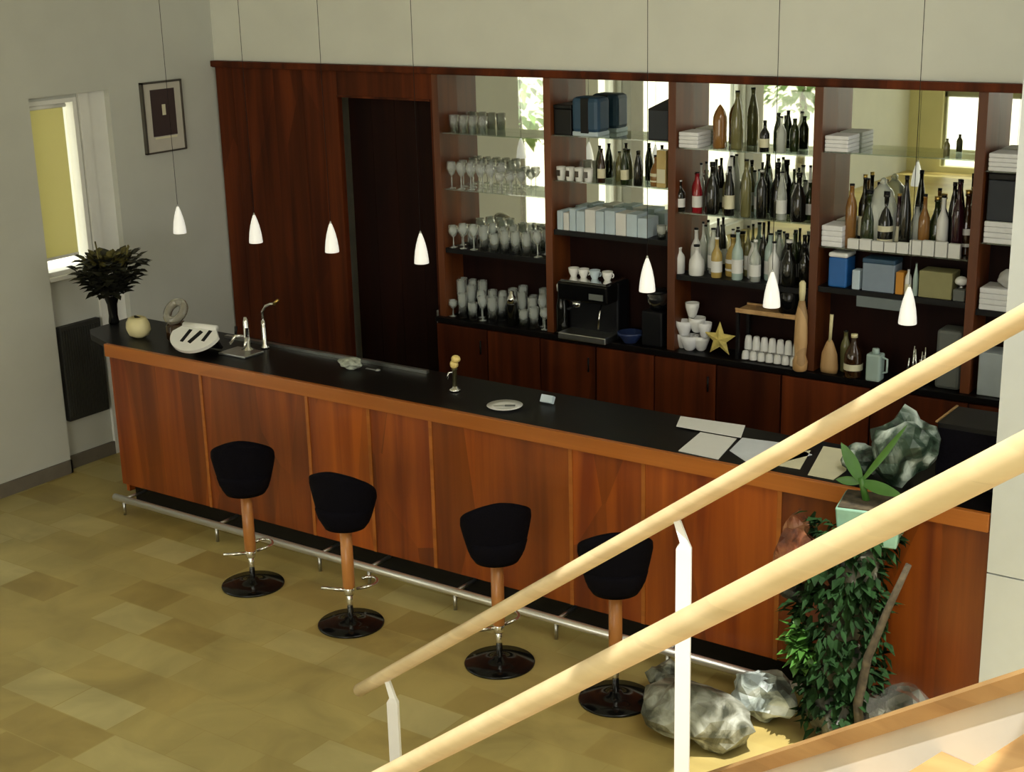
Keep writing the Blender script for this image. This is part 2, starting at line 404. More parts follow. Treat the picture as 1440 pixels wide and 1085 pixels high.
# ceiling with an unseen skylight, added to bring sun onto stair and bar end
SX0, SX1, SY0, SY1 = 6.55, 8.9, -5.4, -1.38
ce = MB()
ce.box(XL - .2, SX0, YF - .2, YB + .2, ZC, ZC + .15); ce.box(SX1, XR + .2, YF - .2, YB + .2, ZC, ZC + .15)
ce.box(SX0, SX1, YF - .2, SY0, ZC, ZC + .15); ce.box(SX0, SX1, SY1, YB + .2, ZC, ZC + .15)
struct('ceiling', ce, WHITEWALL)
sk = MB()
for x in (SX0, 7.33, 8.1, SX1 - .06): sk.box(x, x + .06, SY0, SY1, ZC + .03, ZC + .10)
for y in (SY0, -3.3, SY1 - .06): sk.box(SX0, SX1, y, y + .06, ZC + .04, ZC + .09)
struct('window_8', sk, WHITEPAINT)  # frame of the added ceiling opening that shapes the sun

# outside, seen through the garden windows and again in the mirrors
struct('ground', MB().box(-40, XL - .3, -60, 12, -.12, -.02).box(XL - .3, 40, -60, YF - .3, -.12, -.02), plain('pale_paving', (.62, .60, .52), .9))
tag(MB().box(-9.2, -9.0, -60, 8, -.02, 4.2).build('garden_wall', GARDENWALL), 'pale cream rendered garden wall outside the windows', 'wall')
def tree(name, label, x, y, h, r, n, trunk=.08):
    o = thing(name, label, 'tree', (x, y, -.02))
    MB().tube([(0, 0, 0), (.05, .03, h * .4), (-.02, .06, h * .75)], trunk, r2=trunk * .5).build('trunk', BARK, o)
    f = MB()
    for i in range(n):
        a, e, rr = random.uniform(0, 2 * PI), random.uniform(-1, 1), r * random.uniform(.5, 1)
        p = Vector((rr * math.cos(a) * math.sqrt(1 - e * e), rr * math.sin(a) * math.sqrt(1 - e * e), h * .68 + rr * e * 1.1))
        f.leaf(p, (math.cos(a), math.sin(a), random.uniform(-.6, .6)), random.uniform(.18, .3), random.uniform(.08, .14), n=2)
    f.build('foliage', TREELEAF, o)
tree('garden_tree', 'slim green garden tree outside the widest left window', -2.3, -11.9, 2.6, .75, 420)
tree('garden_shrub', 'round green shrub outside near the first garden window', -3.3, -5.2, 2.9, .8, 380)

# ============================================================ WOOD PANELLED BACK WALL
pw = thing('wood_panelling', 'dark mahogany board panelling between the white wall and the dark doorway', 'panelling', (XL + .02, YFACE, 0))
pxs = [0, .18, .33, .62, .92, 1.10, 1.265]
for i in range(6):
    MB().box(pxs[i] + .001, pxs[i + 1] - .001, random.choice((0, .004)), .05, 0, 2.834).build('board', MAHOG, pw)
MB().box(1.265, 2.185, .0, .05, 2.655, 2.834).build('head_panel', MAHOG, pw)
MB().box(2.14, 2.185, .0, .05, 0, 2.655).build('jamb', MAHOG, pw)
MB().box(1.262, 2.14, -.006, .02, 2.645, 2.660).build('edge_trim', MAHOG, pw)
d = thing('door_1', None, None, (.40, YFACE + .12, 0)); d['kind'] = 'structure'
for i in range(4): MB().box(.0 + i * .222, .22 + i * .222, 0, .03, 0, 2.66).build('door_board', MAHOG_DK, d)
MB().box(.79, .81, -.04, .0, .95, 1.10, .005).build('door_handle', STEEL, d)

# ============================================================ BACK BAR: shelves with mirrors
MB_BOT = [1.60, 1.815, 1.60, 1.88, 2.40]
bb = thing('back_bar_shelving', 'tall mahogany back bar shelving with mirrors and glass shelves', 'shelving', (1.28, YFACE, 1.09))
def bx(a): return a - 1.28
posts = [1.30, 2.245, 3.20, 4.19, 5.165]
tag(MB().box(XL + .002, 6.4, YFACE - .03, YFACE + .015, 2.84, 2.885, .004).box(XL + .002, 6.4, YFACE - .012, 2.25, 2.835, 2.845).build('cornice', MAHOG), 'long dark mahogany cornice running along the top of panelling and shelving', 'cornice')
for x in posts: MB().box(bx(x), bx(x + .055), -.012, .225, 0, 2.835 - 1.09, .002).build('post', POSTWOOD, bb)
MB().box(bx(6.15), bx(6.2), 0, .225, 0, 2.835 - 1.09).build('post', MAHOG, bb)
LEV = {0: (2.43, 2.03, 1.60), 1: (2.46, 2.155, 1.815), 2: (2.425, 2.01, 1.60), 3: (2.455, 1.88, 1.63), 4: (2.40, 1.99, 1.60)}
ends = posts + [6.15]
for i in range(5):
    x0, x1 = ends[i] + .055, ends[i + 1]
    MB().box(bx(x0 - .02), bx(x1 + .02), .213, .222, MB_BOT[i] - 1.09, 2.835 - 1.09).build('mirror', MIRROR, bb)
    MB().box(bx(x0 - .02), bx(x1 + .02), .213, .222, 0, MB_BOT[i] - 1.09).build('back_panel', MAHOG_DK, bb)
    for j, z in enumerate(LEV[i]):
        if j < 2: MB().box(bx(x0), bx(x1), .015, .21, z - .008 - 1.09, z - 1.09).build('glass_shelf', SHELFGLASS, bb)
        else:
            sh = MB().box(bx(x0), bx(x1), .01, .212, z - .035 - 1.09, z - 1.09).build('wooden_shelf', BLACK, bb)
    
# base cabinet below
bc = thing('base_cabinet', 'low mahogany cabinet run with plain doors behind the bar', 'cabinet', (1.28, YFACE - .02, 0))
MB().box(0, 5.1, .0, .30, .08, 1.055).build('carcass', MAHOG_DK, bc)
MB().box(-.0, 5.1, -.03, .30, 1.055, 1.089, .003).build('worktop', BLACKTOP, bc)
MB().box(.02, 5.1, .04, .28, 0, .08).build('plinth', BLACK, bc)
dxs = [0, .46, .92, 1.38, 1.84, 2.3, 2.76, 3.35, 3.95, 4.5, 5.1]
for i in range(10):
    dr = MB().box(dxs[i] + .006, dxs[i + 1] - .006, -.02, .0, .10, 1.04, .003).build('door', MAHOG, bc)
    if i % 2 == 0: MB().tube([(dxs[i + 1] - .05, -.035, .86), (dxs[i + 1] - .05, -.035, .96)], .006).build('handle', BLACK, dr)

# ============================================================ THE BAR
BT = 1.17
bar = thing('bar_counter', 'long cherry veneered bar with a black counter top', 'bar counter', (0, 0, 0))
bxs = [0, .45, .879, 1.33, 1.806, 2.30, 2.767, 3.081, 3.725, 4.178, 4.41, 4.95, 5.45, 5.98]
for i in range(13):
    MB().box(bxs[i] + .0, bxs[i + 1] - .0008, 0, .03, .162, 1.10).build('front_panel', BARWOOD, bar)
for x in (.879, 1.806, 2.30, 2.767, 3.725, 4.178, 4.95):
    MB().box(x - .012, x + .012, -.006, .0, .162, 1.10, .002).build('batten', BARBAND, bar)
MB().box(-.01, 5.98, -.032, .0, 1.085, 1.172, .004).build('fascia', BARBAND, bar)
MB().box(0, .03, .03, .50, 0.10, 1.13).build('end_panel', BARWOOD, bar)
MB().prism([(-.012, .0), (5.98, .0), (5.98, .53), (-.46, .62), (-.42, .19), (-.30, .10)], 1.13, BT + .001).build('countertop', BLACKTOP, bar)
MB().box(.6, 2.35, .50, .53, BT, BT + .02).build('back_rail', STEEL, bar)
MB().box(.04, 5.98, .07, .50, 0, .162).build('plinth', BLACK, bar)
MB().box(.04, 5.98, .42, .46, .162, 1.13).build('inner_panel', MAHOG_DK, bar)
MB().box(.10, 5.98, .46, .95, .82, .86).build('inner_worktop', BLACKTOP, bar)
MB().box(.10, 5.98, .50, .90, 0, .82).build('inner_cabinet', MAHOG_DK, bar)
fr = MB().tube([(.06, -.13, .115), (5.97, -.13, .115)], .024).build('foot_rail', plain('polished_rail', (.86, .86, .84), .38, .85, var=.02), bar)
for x in (.15, 1.05, 1.95, 2.35, 3.0, 3.7, 4.4, 5.1, 5.8):
    MB().tube([(x, -.13, .10), (x, -.13, .0)], .011, 8).tube([(x, -.13, .115), (x, .08, .115)], .011, 8).build('bracket', STEEL, fr)

# ============================================================ BAR STOOLS
def make_stool(label):
    st = thing('bar_stool', label, 'bar stool', group='black bucket stools along the bar')
    MB().lathe([(.188, 0), (.19, .008), (.185, .014), (.10, .022), (.04, .034), (.03, .05)], seg=40).build('base', BLACKGLOSS, st)
    MB().lathe([(.017, .03), (.017, .24)]).build('stem', CHROME, st)
    MB().lathe([(.026, .22), (.035, .235), (.034, .62)]).build('column', COPPERWOOD, st)
    fr = MB()
    fr.tube([(0, 0, .21), (-.16, -.02, .215)], .010, 10)
    loop = [(.035, .03, .21)] + [(.09 + .055 * math.cos(a) - .02, .10 + .07 * math.sin(a), .225) for a in [(-1.2 + i * .42) for i in range(10)]]
    fr.tube(loop, .009, 10)
    fr.lathe([(.028, .185), (.03, .19), (.03, .225), (.027, .23)])
    fr.build('footrest', CHROME, st)
    # bucket: wraps the back (towards -y) and opens towards the bar
    N, H = 28, 9; vs = []; fs = []
    A = math.radians(128)
    for layer in (0, 1):
        for j in range(H + 1):
            v = j / H
            for i in range(N + 1):
                a = -A + 2 * A * i / N
                k = abs(a) / A
                top = .375 - .235 * k ** 1.7
                z = .60 + (top) * v
                r = (.118 + .074 * (v ** .62)) - layer * .024
                if j == H and layer == 0: r -= .006
                vs.append((r * 1.0 * math.sin(a), -r * .92 * math.cos(a) , z + layer * (.014 if j == 0 else 0)))
    W = N + 1; off = (H + 1) * W
    for j in range(H):
        for i in range(N):
            q = j * W + i
            fs.append((q, q + 1, q + W + 1, q + W)); q += off; fs.append((q + W, q + W + 1, q + 1, q))
    for i in range(N):
        q = H * W + i; fs.append((q, q + 1, q + 1 + off, q + off)); fs.append((i + 1, i, i + off, i + 1 + off))
    for j in range(H):
        fs.append((j * W, (j + 1) * W, (j + 1) * W + off, j * W + off)); q = j * W + N; fs.append((q + W, q, q + off, q + W + off))
    mb = MB(); mb._add(vs, fs, True); bo = mb.build('backrest', FABRIC, st)
    mb = MB().lathe([(.05, .595), (.112, .600), (.124, .62), (.15, .66), (.163, .71), (.155, .735), (.09, .748), (0.001, .75)], seg=32, sy=.95)
    mb.build('seat', FABRIC, st)
    MB().lathe([(.055, .585), (.055, .602)]).build('seat_plate', BLACK, st)
    return st
s0 = make_stool('black bucket bar stool nearest the left wall, in front of the bar')
spots = [(1.741, -.503, .70, None), (2.607, -.595, .32, 'black bucket bar stool turned a little, second from the left wall'),
         (3.601, -.531, .78, 'black bucket bar stool third from the left wall, its pole crossed by a handrail'),
         (4.328, -.537, .62, 'black bucket bar stool half hidden behind the two handrails')]
for i, (x, y, a, lab) in enumerate(spots):
    o = s0 if i == 0 else copy_tree(s0)
    o.location = (x, y, 0); o.rotation_euler.z = a
    if lab: o['label'] = lab

# ============================================================ PENDANT LAMPS
sm, t, b = nt('opal_glass_shade')
setin(b, Base_Color=(.85, .85, .82, 1), Roughness=.25, Emission_Color=(1, .97, .88, 1), Emission_Strength=.42)
def make_lamp(label):
    p = thing('pendant_lamp', label, 'lamp', group='white cone pendant lamps in a row above the bar')
    MB().tube([(0, 0, .185), (0, 0, ZC - 1.93)], .0016, 6).build('cord', BLACK, p)
    MB().lathe([(.042, 0), (.043, .004), (.041, .03), (.036, .07), (.028, .11), (.018, .145), (.009, .17), (.005, .178)], seg=24, cap=False).lathe([(.039, .012), (.001, .0125)], seg=24, cap=False).build('shade', sm, p)
    MB().lathe([(.006, .174), (.006, .18), (.003, .19)], seg=12).build('cap', STEEL, p)
    MB().lathe([(.03, ZC - 1.93 - .04), (.045, ZC - 1.93)], seg=20).build('ceiling_rose', WHITEPAINT, p)
    return p
l0 = make_lamp('small white pendant lamp against the white wall, right below the picture')
for i, (x, lab) in enumerate([(.53, None), (1.222, 'white cone pendant lamp hanging before the left mahogany boards'), (1.861, 'white cone pendant lamp beside the left edge of the dark doorway'),
        (2.552, 'white cone pendant lamp beside the right edge of the dark doorway'), (4.053, 'white cone pendant lamp hanging before the coffee machine bay'),
        (4.761, 'white cone pendant lamp hanging before the bay crowded with bottles'), (5.455, 'white cone pendant lamp nearest the white column by the stair')]):
    o = l0 if i == 0 else copy_tree(l0)
    o.location = (x, .25, 1.93)
    if lab: o['label'] = lab

# ============================================================ PICTURE, RADIATOR GRILLE
pc = thing('framed_picture', 'framed dark print in a grey mount hanging on the white left wall', 'picture', (XL, 1.44, 2.24))
y0, y1, h = -.20, .20, .535
f = MB().box(0, .03, y0, y0 + .018, 0, h).box(0, .03, y1 - .012, y1, 0, h).box(0, .03, y0, y1, 0, .012).box(0, .03, y0, y1, h - .014, h)
f.build('frame', SILVER, pc)
mt_ = MB().box(.002, .018, y0 + .018, y1 - .012, .012, h - .014).build('mount', MAT, pc)
MB().box(.018, .020, -.115, .125, .125, h - .06).build('print', PRINTDK, pc)
MB().box(.020, .021, -.01, .025, .28, .36).build('light_mark', CREAMPAPER, pc)
MB().box(.018, .0205, -.10, .12, .105, .118).build('light_strip', CREAMPAPER, pc)
gr = thing('radiator_grille', 'dark grey upright radiator grille set in the wall niche', 'radiator', (XN, .49, .375))
MB().box(0, .05, -.185, .185, 0, .72, .004).build('casing', GRILLE, gr)
sl = MB()
for i in range(16): sl.box(.05, .056, -.17 + i * .0215, -.158 + i * .0215, .03, .69)
sl.build('slats', GRILLE, gr)

# ============================================================ ON THE BAR
Z = BT + .002
v = thing('flower_vase', 'slim black vase at the left end of the counter', 'vase', (-.41, .40, Z))
MB().lathe([(.035, 0), (.038, .01), (.032, .06), (.036, .14), (.055, .20), (.06, .215), (.053, .215), (.030, .12), (.002, .02)], seg=24).build('body', BLACKGLOSS, v)
bq = thing('dried_bouquet', 'dark bouquet of dried leaves and grasses standing in the black vase', 'bouquet', (-.41, .40, Z + .04))
stm = MB()
for i in range(12):
    a = i * .53; stm.tube([(.012 * math.cos(a), .012 * math.sin(a), 0), (.03 * math.cos(a), .03 * math.sin(a), .17), (.12 * math.cos(a), .12 * math.sin(a), .33)], .004, 6)
stm.build('stems', LEAFDK, bq)
f = MB()
for i in range(420):
    a = random.uniform(0, 2 * PI); k = random.random(); R_ = .20 * math.sqrt(random.random()); z = .17 + .26 * k
    R_ *= .5 + .6 * min(1, k * 1.6)
    f.leaf((R_ * math.cos(a), R_ * math.sin(a), z), (math.cos(a) * .8, math.sin(a) * .8, random.uniform(.1, 1)), random.uniform(.06, .11), random.uniform(.05, .08), n=3)
f.build('foliage', LEAFDK, bq)
f = MB()
for i in range(70):
    a = random.uniform(0, 2 * PI); R_ = .17 * math.sqrt(random.random())
    f.leaf((R_ * math.cos(a), R_ * math.sin(a), random.uniform(.38, .43)), (math.cos(a) * .5, math.sin(a) * .5, .9), random.uniform(.05, .08), .05, n=3)
for a in (.4, 2.9, 5.2): f.tube([(.13 * math.cos(a), .13 * math.sin(a), .38), (.17 * math.cos(a), .17 * math.sin(a), .53)], .006, 6)
tag(f.build('blossoms', LEAFOL, bq), 'olive yellow dried blossoms')

# cream ring shaped ornament
o = thing('cream_dish', 'cream rounded dish with a dark slot, near the vase', 'dish', (.06, .22, Z), -.3)
MB().lathe([(.04, 0), (.085, .02), (.105, .06), (.10, .10), (.075, .135), (.045, .145), (.04, .13), (.03, .10), (.001, .095)], seg=8, sy=.8).build('body', CREAM, o)
MB().box(-.04, .04, -.006, .006, .125, .146, rot=Matrix.Rotation(0, 3, 'X')).build('slot', BLACK, o)
# lidded glass jar
o = thing('lidded_jar', 'glass jar with dark contents and round ring lid beside the cream dish', 'jar', (.36, .30, Z))
MB().lathe([(.06, 0), (.075, .02), (.075, .10), (.05, .13)], seg=24).build('body', BM['brown'], o)
tl_ = Matrix.Rotation(.9, 3, 'X')
MB().tube([tl_ @ Vector((.07 * math.cos(a), .07 * math.sin(a), 0)) + Vector((0, 0, .20)) for a in [i * PI / 12 for i in range(24)]], .030, 10, closed=True).build('lid', thin_glass('smoky_glass', (.8, .78, .7), .6, (.35, .33, .28)), o)
MB().lathe([(.022, .12), (.015, .15)]).build('neck', STEEL, o)
# white fan shaped rack
o = thing('white_rack', 'white fan shaped slotted rack propped up on the counter left of the taps', 'rack', (.72, .16, Z + .085)); o.rotation_euler = (.6, 0, .12)
mb = MB(); n = 18
prof = []
for i in range(n + 1):
    a = PI + PI * i / n
    prof.append((.19 * math.cos(a), .15 * math.sin(a)))
top = [(.19, .0), (.14, .05), (-.14, .05), (-.19, 0)]
mb.prism([(.135, .06), (-.135, .06)] + prof[::1], .03, .055); mb.tube([(-.135, .065, .05), (.135, .065, .05)], .022, 12)
mb.build('body', PORCELAIN, o)
MB().box(-.075, -.045, -.08, .03, .050, .0575, .003, rot=Matrix.Rotation(-.12, 3, 'Z')).build('slot', BLACK, o)
MB().box(.0, .036, -.085, .03, .050, .0575, .003, rot=Matrix.Rotation(-.38, 3, 'Z')).build('slot', BLACK, o)
MB().box(.085, .115, -.055, .04, .050, .0575, .003, rot=Matrix.Rotation(-.1, 3, 'Z')).build('slot', BLACK, o)
MB().box(-.11, .11, .03, .05, -.12, .03, .004).build('stand', BLACK, o)
# beer fittings
o = thing('beer_font', 'chrome beer font with two short taps beside the white rack', 'beer tap', (.99, .33, Z))
MB().lathe([(.05, 0), (.05, .01), (.02, .03), (.018, .20), (.01, .23)]).build('column', CHROME, o)
for k, (dx, tz) in enumerate(((-.05, .10), (.05, .10))):
    q = MB().tube([(0, 0, tz), (dx, -.05, tz + .01), (dx * 1.4, -.09, tz - .04)], .011, 10).build('tap', CHROME, o)
    MB().tube([(dx, -.05, tz + .01), (dx, -.04, tz + .07)], .007, 8, r2=.011).build('handle', BLACK, q)
MB().box(-.11, .13, -.16, .02, 0, .015, .004).build('drip_tray', STEEL, o)
o = thing('swan_neck_tap', 'chrome swan neck tap with a brass tip behind the beer font', 'tap', (1.04, .44, Z))
MB().lathe([(.028, 0), (.028, .012), (.016, .03), (.016, .16), (.012, .19)]).build('column', CHROME, o)
MB().tube([(0, 0, .18), (0, 0, .25), (.03, 0, .29), (.08, 0, .31), (.115, 0, .315)], .009, 10).build('spout', CHROME, o)
MB().tube([(.11, 0, .313), (.15, 0, .345)], .012, 10, r2=.008).build('lever', GOLD, o)
# crumpled cloth
o = tag(MB().rock((1.86, .36, Z + .035), (.075, .055, .032), 5, 3, .5).build('crumpled_cloth', plain('grey_cloth', (.42, .45, .38), .9, var=.4, scale=30)), 'crumpled pale grey cloth on the black counter', 'cloth')
o = thing('bottle_opener', 'small steel opener lying next to the crumpled cloth', 'opener', (2.0, .40, Z))
MB().box(-.05, .03, -.008, .008, 0, .006, .002).build('handle', STEEL, o); MB().tube([(.045 + .015 * math.cos(a), .015 * math.sin(a), .004) for a in [i * PI / 6 for i in range(12)]], .004, 6, closed=True).build('ring', STEEL, o)
# beer tap with yellow knob
o = thing('beer_tap', 'slim chrome beer tap with a yellow knob on the middle of the bar', 'beer tap', (2.727, .295, Z))
MB().lathe([(.034, 0), (.034, .012), (.018, .02), (.014, .03)]).build('base', CHROME, o)
MB().lathe([(.014, .02), (.014, .13), (.02, .135)]).build('column', plain('olive_metal', (.10, .09, .04), .35, .5), o)
kn = MB().rock((0, 0, .165), (.026, .026, .03), 3, 2, .08, False).rock((.018, -.005, .20), (.03, .026, .024), 9, 2, .08, False).build('knob', YELLOWKNOB, o)
MB().tube([(0, 0, .12), (-.02, -.03, .115), (-.025, -.04, .08)], .006, 8).build('spout', CHROME, o)
# plate with knife
o = thing('white_plate', 'round white plate on the bar between the yellow tap and the cards', 'plate', (3.167, .181, Z))
MB().lathe([(.05, 0), (.06, .004), (.10, .012), (.103, .015), (.06, .008), (.001, .007)], seg=36).build('body', PORCELAIN, o)
kf = thing('table_knife', 'grey knife lying across the round white plate', 'knife', (3.167, .181, Z + .0075), .55)
MB().box(-.065, .0, -.008, .008, 0, .003).build('blade', STEEL, kf); MB().box(.0, .06, -.01, .010, 0, .007, .003).build('handle', DULLGREY, kf)
tag(MB().box(3.29, 3.37, .36, .39, Z, Z + .045, .002, rot=Matrix.Rotation(-.5, 3, 'X')).build('place_card', BLUEWHITE), 'small pale blue card leaning on the counter behind the plate', 'card')
# papers
def sheet(name, label, pts, z, mat, th=.003):
    mb = MB(); n = len(pts)
    mb._add([(x, y, z) for x, y in pts] + [(x, y, z + th) for x, y in pts], [list(range(n))[::-1], list(range(n, 2 * n))] + [(i, (i + 1) % n, n + (i + 1) % n, n + i) for i in range(n)])
    return tag(mb.build(name, mat), label, 'paper')
def zpts(l, z): return [tuple(on_z(u, v_, z)[:2]) for u, v_ in l]
sheet('paper_sheet', 'long narrow white paper strip at the back edge of the counter', zpts([(951, 599), (957, 585), (1048, 598), (1042, 615)], Z + .01), Z + .008, PAPER)
sheet('paper_sheet', 'square white paper below the long strip on the counter', zpts([(954, 634), (985, 608), (1036, 617), (1010, 646)], Z), Z, PAPER)
sheet('paper_sheet', 'bluish white paper sheet crossed by the upper handrail', zpts([(1026, 634), (1044, 616), (1105, 624), (1142, 640), (1080, 656), (1050, 650)], Z), Z + .001, plain('cool_paper', (.66, .70, .76), .85))
sheet('menu_card', 'cream menu card behind the long green leaf at the bar end', zpts([(1136, 668), (1158, 628), (1196, 634), (1190, 662), (1172, 675)], Z), Z + .001, CREAMPAPER)
sheet('menu_card', 'pale cream card left of the green leaf near the bar end', zpts([(1095, 655), (1124, 636), (1140, 634), (1125, 660)], Z), Z + .001, CREAMPAPER)
# black cabinet box at the bar end
o = thing('speaker_box', 'black box standing on the counter against the white column', 'box', (5.76, .34, Z))
MB().box(-.13, .21, -.10, .18, 0, .30, .006).build('body', BLACK, o)
MB().box(-.12, .20, -.104, -.10, .02, .28).build('front_cloth', FABRIC, o)
MB().box(-.135, .215, -.108, .185, .30, .306).build('lid', BLACK, o)
tag(MB().box(-.137, -.127, -.11, .185, .306, .312).build('edge_strip', OAKTRIM, o), 'tan edge strip')
o = None

# ============================================================ ROCKS AND PLANTS AT THE BAR END
def rock(label, c, r, seed, mat, rough=.35, name='boulder', rest=None):
    mb = MB().rock(c, r, seed, 3, rough)
    if rest is not None:
        dz = rest - min(q.co.z for q in mb.bm.verts)
        for q in mb.bm.verts: q.co.z += dz
    return tag(mb.build(name, mat), label, 'rock')
rock('broad grey green boulder on the floor behind the white post', (4.86, -.66, .10), (.27, .20, .14), 2, ROCKGREY, rest=0)
rock('angular pale slab of rock leaning on the broad boulder', (5.03, -.33, .12), (.15, .12, .14), 11, rock_mat('pale_quartz', (.10, .12, .11), (.36, .42, .40), (.75, .80, .78)), .5, rest=0)
rock('small grey boulder under the front of the foot rail', (4.52, -.36, .06), (.10, .08, .085), 7, ROCKGREY, rest=0)
rock('glassy grey rock at the foot of the bar right of the trunk', (5.74, -.34, .14), (.17, .13, .19), 5, thin_glass('glassy_rock', (.6, .6, .55), .5, (.14, .14, .12), .15), rest=0)
PX = .10
pillar = [((5.34, -.30, .14), (.17, .17, .19), 1, 'lowest'), ((5.33, -.29, .42), (.14, .13, .17), 4, 'second'), ((5.35, -.30, .68), (.12, .13, .17), 8, 'third'), ((5.36, -.30, .92), (.14, .13, .15), 14, 'topmost')]
for c, r, sd_, nm in pillar: c = (c[0] + PX, c[1], c[2]); rock('dark %s stone of the ivy grown rock pillar' % nm, c, r, sd_, ROCKDARK, .3, 'stacked_stone')
rock('reddish brown jagged rock beside the ivy, against the bar front', (5.20, -.33, .93), (.11, .10, .17), 6, ROCKRED, .45)
rock('flat brown stone carrying the reddish rock on the ivy pillar', (5.22, -.33, .745), (.13, .11, .05), 21, ROCKDARK, .2)
rock('white streaked green crystal rock on the counter by the black box', (5.50, .16, Z + .14), (.15, .12, .17), 12, ROCKGREEN, .45, rest=Z - .003)
rock('small dark green rock on the counter behind the teal planter', (5.28, .20, Z + .06), (.09, .08, .075), 15, ROCKGREEN, .4, rest=Z - .003)
o = thing('teal_planter', 'square teal glazed planter on top of the rock pillar', 'planter', (5.53, -.28, 1.055), .2)
mb = MB(); mb.box(-.13, .13, -.11, .11, 0, .17, .008, taper=1.12); mb.build('body', TEAL, o)
MB().box(-.02, .06, -.122, -.112, .03, .15).build('dark_inlay', BLACK, o)
MB().box(-.135, .135, -.115, .115, .166, .176).build('soil', BARK, o)
# leafy plant in the planter
pl = thing('leafy_plant', 'green plant with long broad leaves rising from the teal planter', 'plant', (5.50, -.28, 1.232))
MB().tube([(0, 0, -.005), (-.02, 0, .06), (-.03, .0, .10)], .018, 8, r2=.012).build('stem', LEAFBR, pl)
def blade(tip, wdt, nm=None, base=Vector((-.03, 0, .08)), bend=.05):
    dv = Vector(tip) - base
    q = MB().leaf(base, dv, dv.length, wdt, up=Vector((.6, -.8, .3)), bend=bend, n=8)
    return q.build('leaf', LEAFBR, pl)
blade((-.13, .0, .25), .06); blade((.17, -.02, .06), .055); blade((.15, .06, .36), .03); blade((-.14, -.03, .08), .04)
# ivy over the pillar
iv = thing('climbing_ivy', 'dark green ivy covering the rock pillar beside the bar', 'plant', (5.44, -.30, 0))
MB().tube([(.16, -.14, .02), (.13, -.15, .3), (.17, -.16, .55), (.24, -.12, .8), (.30, -.06, 1.0)], .026, 8, r2=.014).build('trunk', BARK, iv)
f = MB()
for i in range(1000):
    a = random.uniform(-PI, PI * .12); z = random.uniform(.08, 1.14)
    R_ = .125 + .09 * noise.noise(Vector((a * 2.2, z * 5, 0))) + random.uniform(-.01, .05) + (.05 if .3 < z < .8 and a < -1.6 else 0)
    p = (R_ * math.cos(a), R_ * math.sin(a) * .95, z)
    f.leaf(p, (math.cos(a) * .6 + random.uniform(-.5, .5), math.sin(a) * .6 + random.uniform(-.3, .3), random.uniform(-1, .4)), random.uniform(.03, .09), random.uniform(.02, .05), n=2)
f.build('foliage', LEAFGR, iv)
f = MB()
for i in range(160):
    p = Vector((random.gauss(-.15, .03), random.gauss(-.13, .03), random.gauss(.52, .045)))
    f.leaf(p, (random.uniform(-1, .4), random.uniform(-1, .1), random.uniform(-.6, .6)), random.uniform(.05, .09), random.uniform(.03, .05), n=2)
tag(f.build('bright_sprig', LEAFBR, iv), 'brighter green sprig low on the left')

# ============================================================ STAIR AND HANDRAILS
P0 = Vector((4.364, -2.487, .95)); DR = Vector((2.469, -.631, 1.854))
def rail_pt(s): return P0 + DR * s
hd = Vector((DR.x, DR.y, 0)).normalized(); pd = Vector((hd.y, -hd.x, 0))   # across the stair, towards the camera side
SL = DR.z / math.hypot(DR.x, DR.y); HL = math.hypot(DR.x, DR.y)
stair = thing('staircase', 'white staircase with tan treads and a sloping tan wooden trim', 'staircase', (P0.x, P0.y, 0))
def sp(h, a, z): return Vector((hd.x * h + pd.x * a, hd.y * h + pd.y * a, z))
def slab(mb, h0, h1, a0, a1, zt0, zt1, th):   # sloping board between two stations
    v_ = [sp(h0, a0, zt0), sp(h1, a0, zt1), sp(h1, a1, zt1), sp(h0, a1, zt0)]
    v_ += [q - Vector((0, 0, th)) for q in v_]
    mb._add(v_, [(0, 1, 2, 3), (7, 6, 5, 4), (0, 4, 5, 1), (1, 5, 6, 2), (2, 6, 7, 3), (3, 7, 4, 0)])
    return mb
CO = .86
zc = lambda h: .95 + SL * h - CO
HE = HL * 1.30; SW = .98
slab(MB(), -.02, HE, -.05, .02, zc(-.02), zc(HE), .045).build('string_cap', OAKTRIM, stair)
slab(MB(), .62, HE, -.035, .005, zc(.62) - .046, zc(HE) - .046, .42).build('string', WHITEPAINT, stair)
slab(MB(), -.02, HE, SW - .02, SW + .05, zc(-.02), zc(HE), .045).build('string_cap', OAKTRIM, stair)
slab(MB(), .62, HE, SW - .005, SW + .035, zc(.62) - .046, zc(HE) - .046, .42).build('string', WHITEPAINT, stair)
rise = .178; run = rise / SL
for i in range(18):
    h0 = .34 + i * run; z = rise * (i + 1)
    if h0 + run > HE: break
    mb = MB(); v_ = [sp(h0 - .02, .006, z), sp(h0 + run + .01, .006, z), sp(h0 + run + .01, SW - .006, z), sp(h0 - .02, SW - .006, z)]
    v_ += [q - Vector((0, 0, .035)) for q in v_]
    mb._add(v_, [(0, 1, 2, 3), (7, 6, 5, 4), (0, 4, 5, 1), (1, 5, 6, 2), (2, 6, 7, 3), (3, 7, 4, 0)])
    mb.build('tread', OAKTRIM, stair)
    mb = MB(); v_ = [sp(h0, .006, z - .036), sp(h0 + .02, .006, z - .036), sp(h0 + .02, SW - .006, z - .036), sp(h0, SW - .006, z - .036)]
    v_ += [q - Vector((0, 0, rise - .036)) for q in v_]
    mb._add(v_, [(0, 1, 2, 3), (7, 6, 5, 4), (0, 4, 5, 1), (1, 5, 6, 2), (2, 6, 7, 3), (3, 7, 4, 0)])
    mb.build('riser', WHITEPAINT, stair)

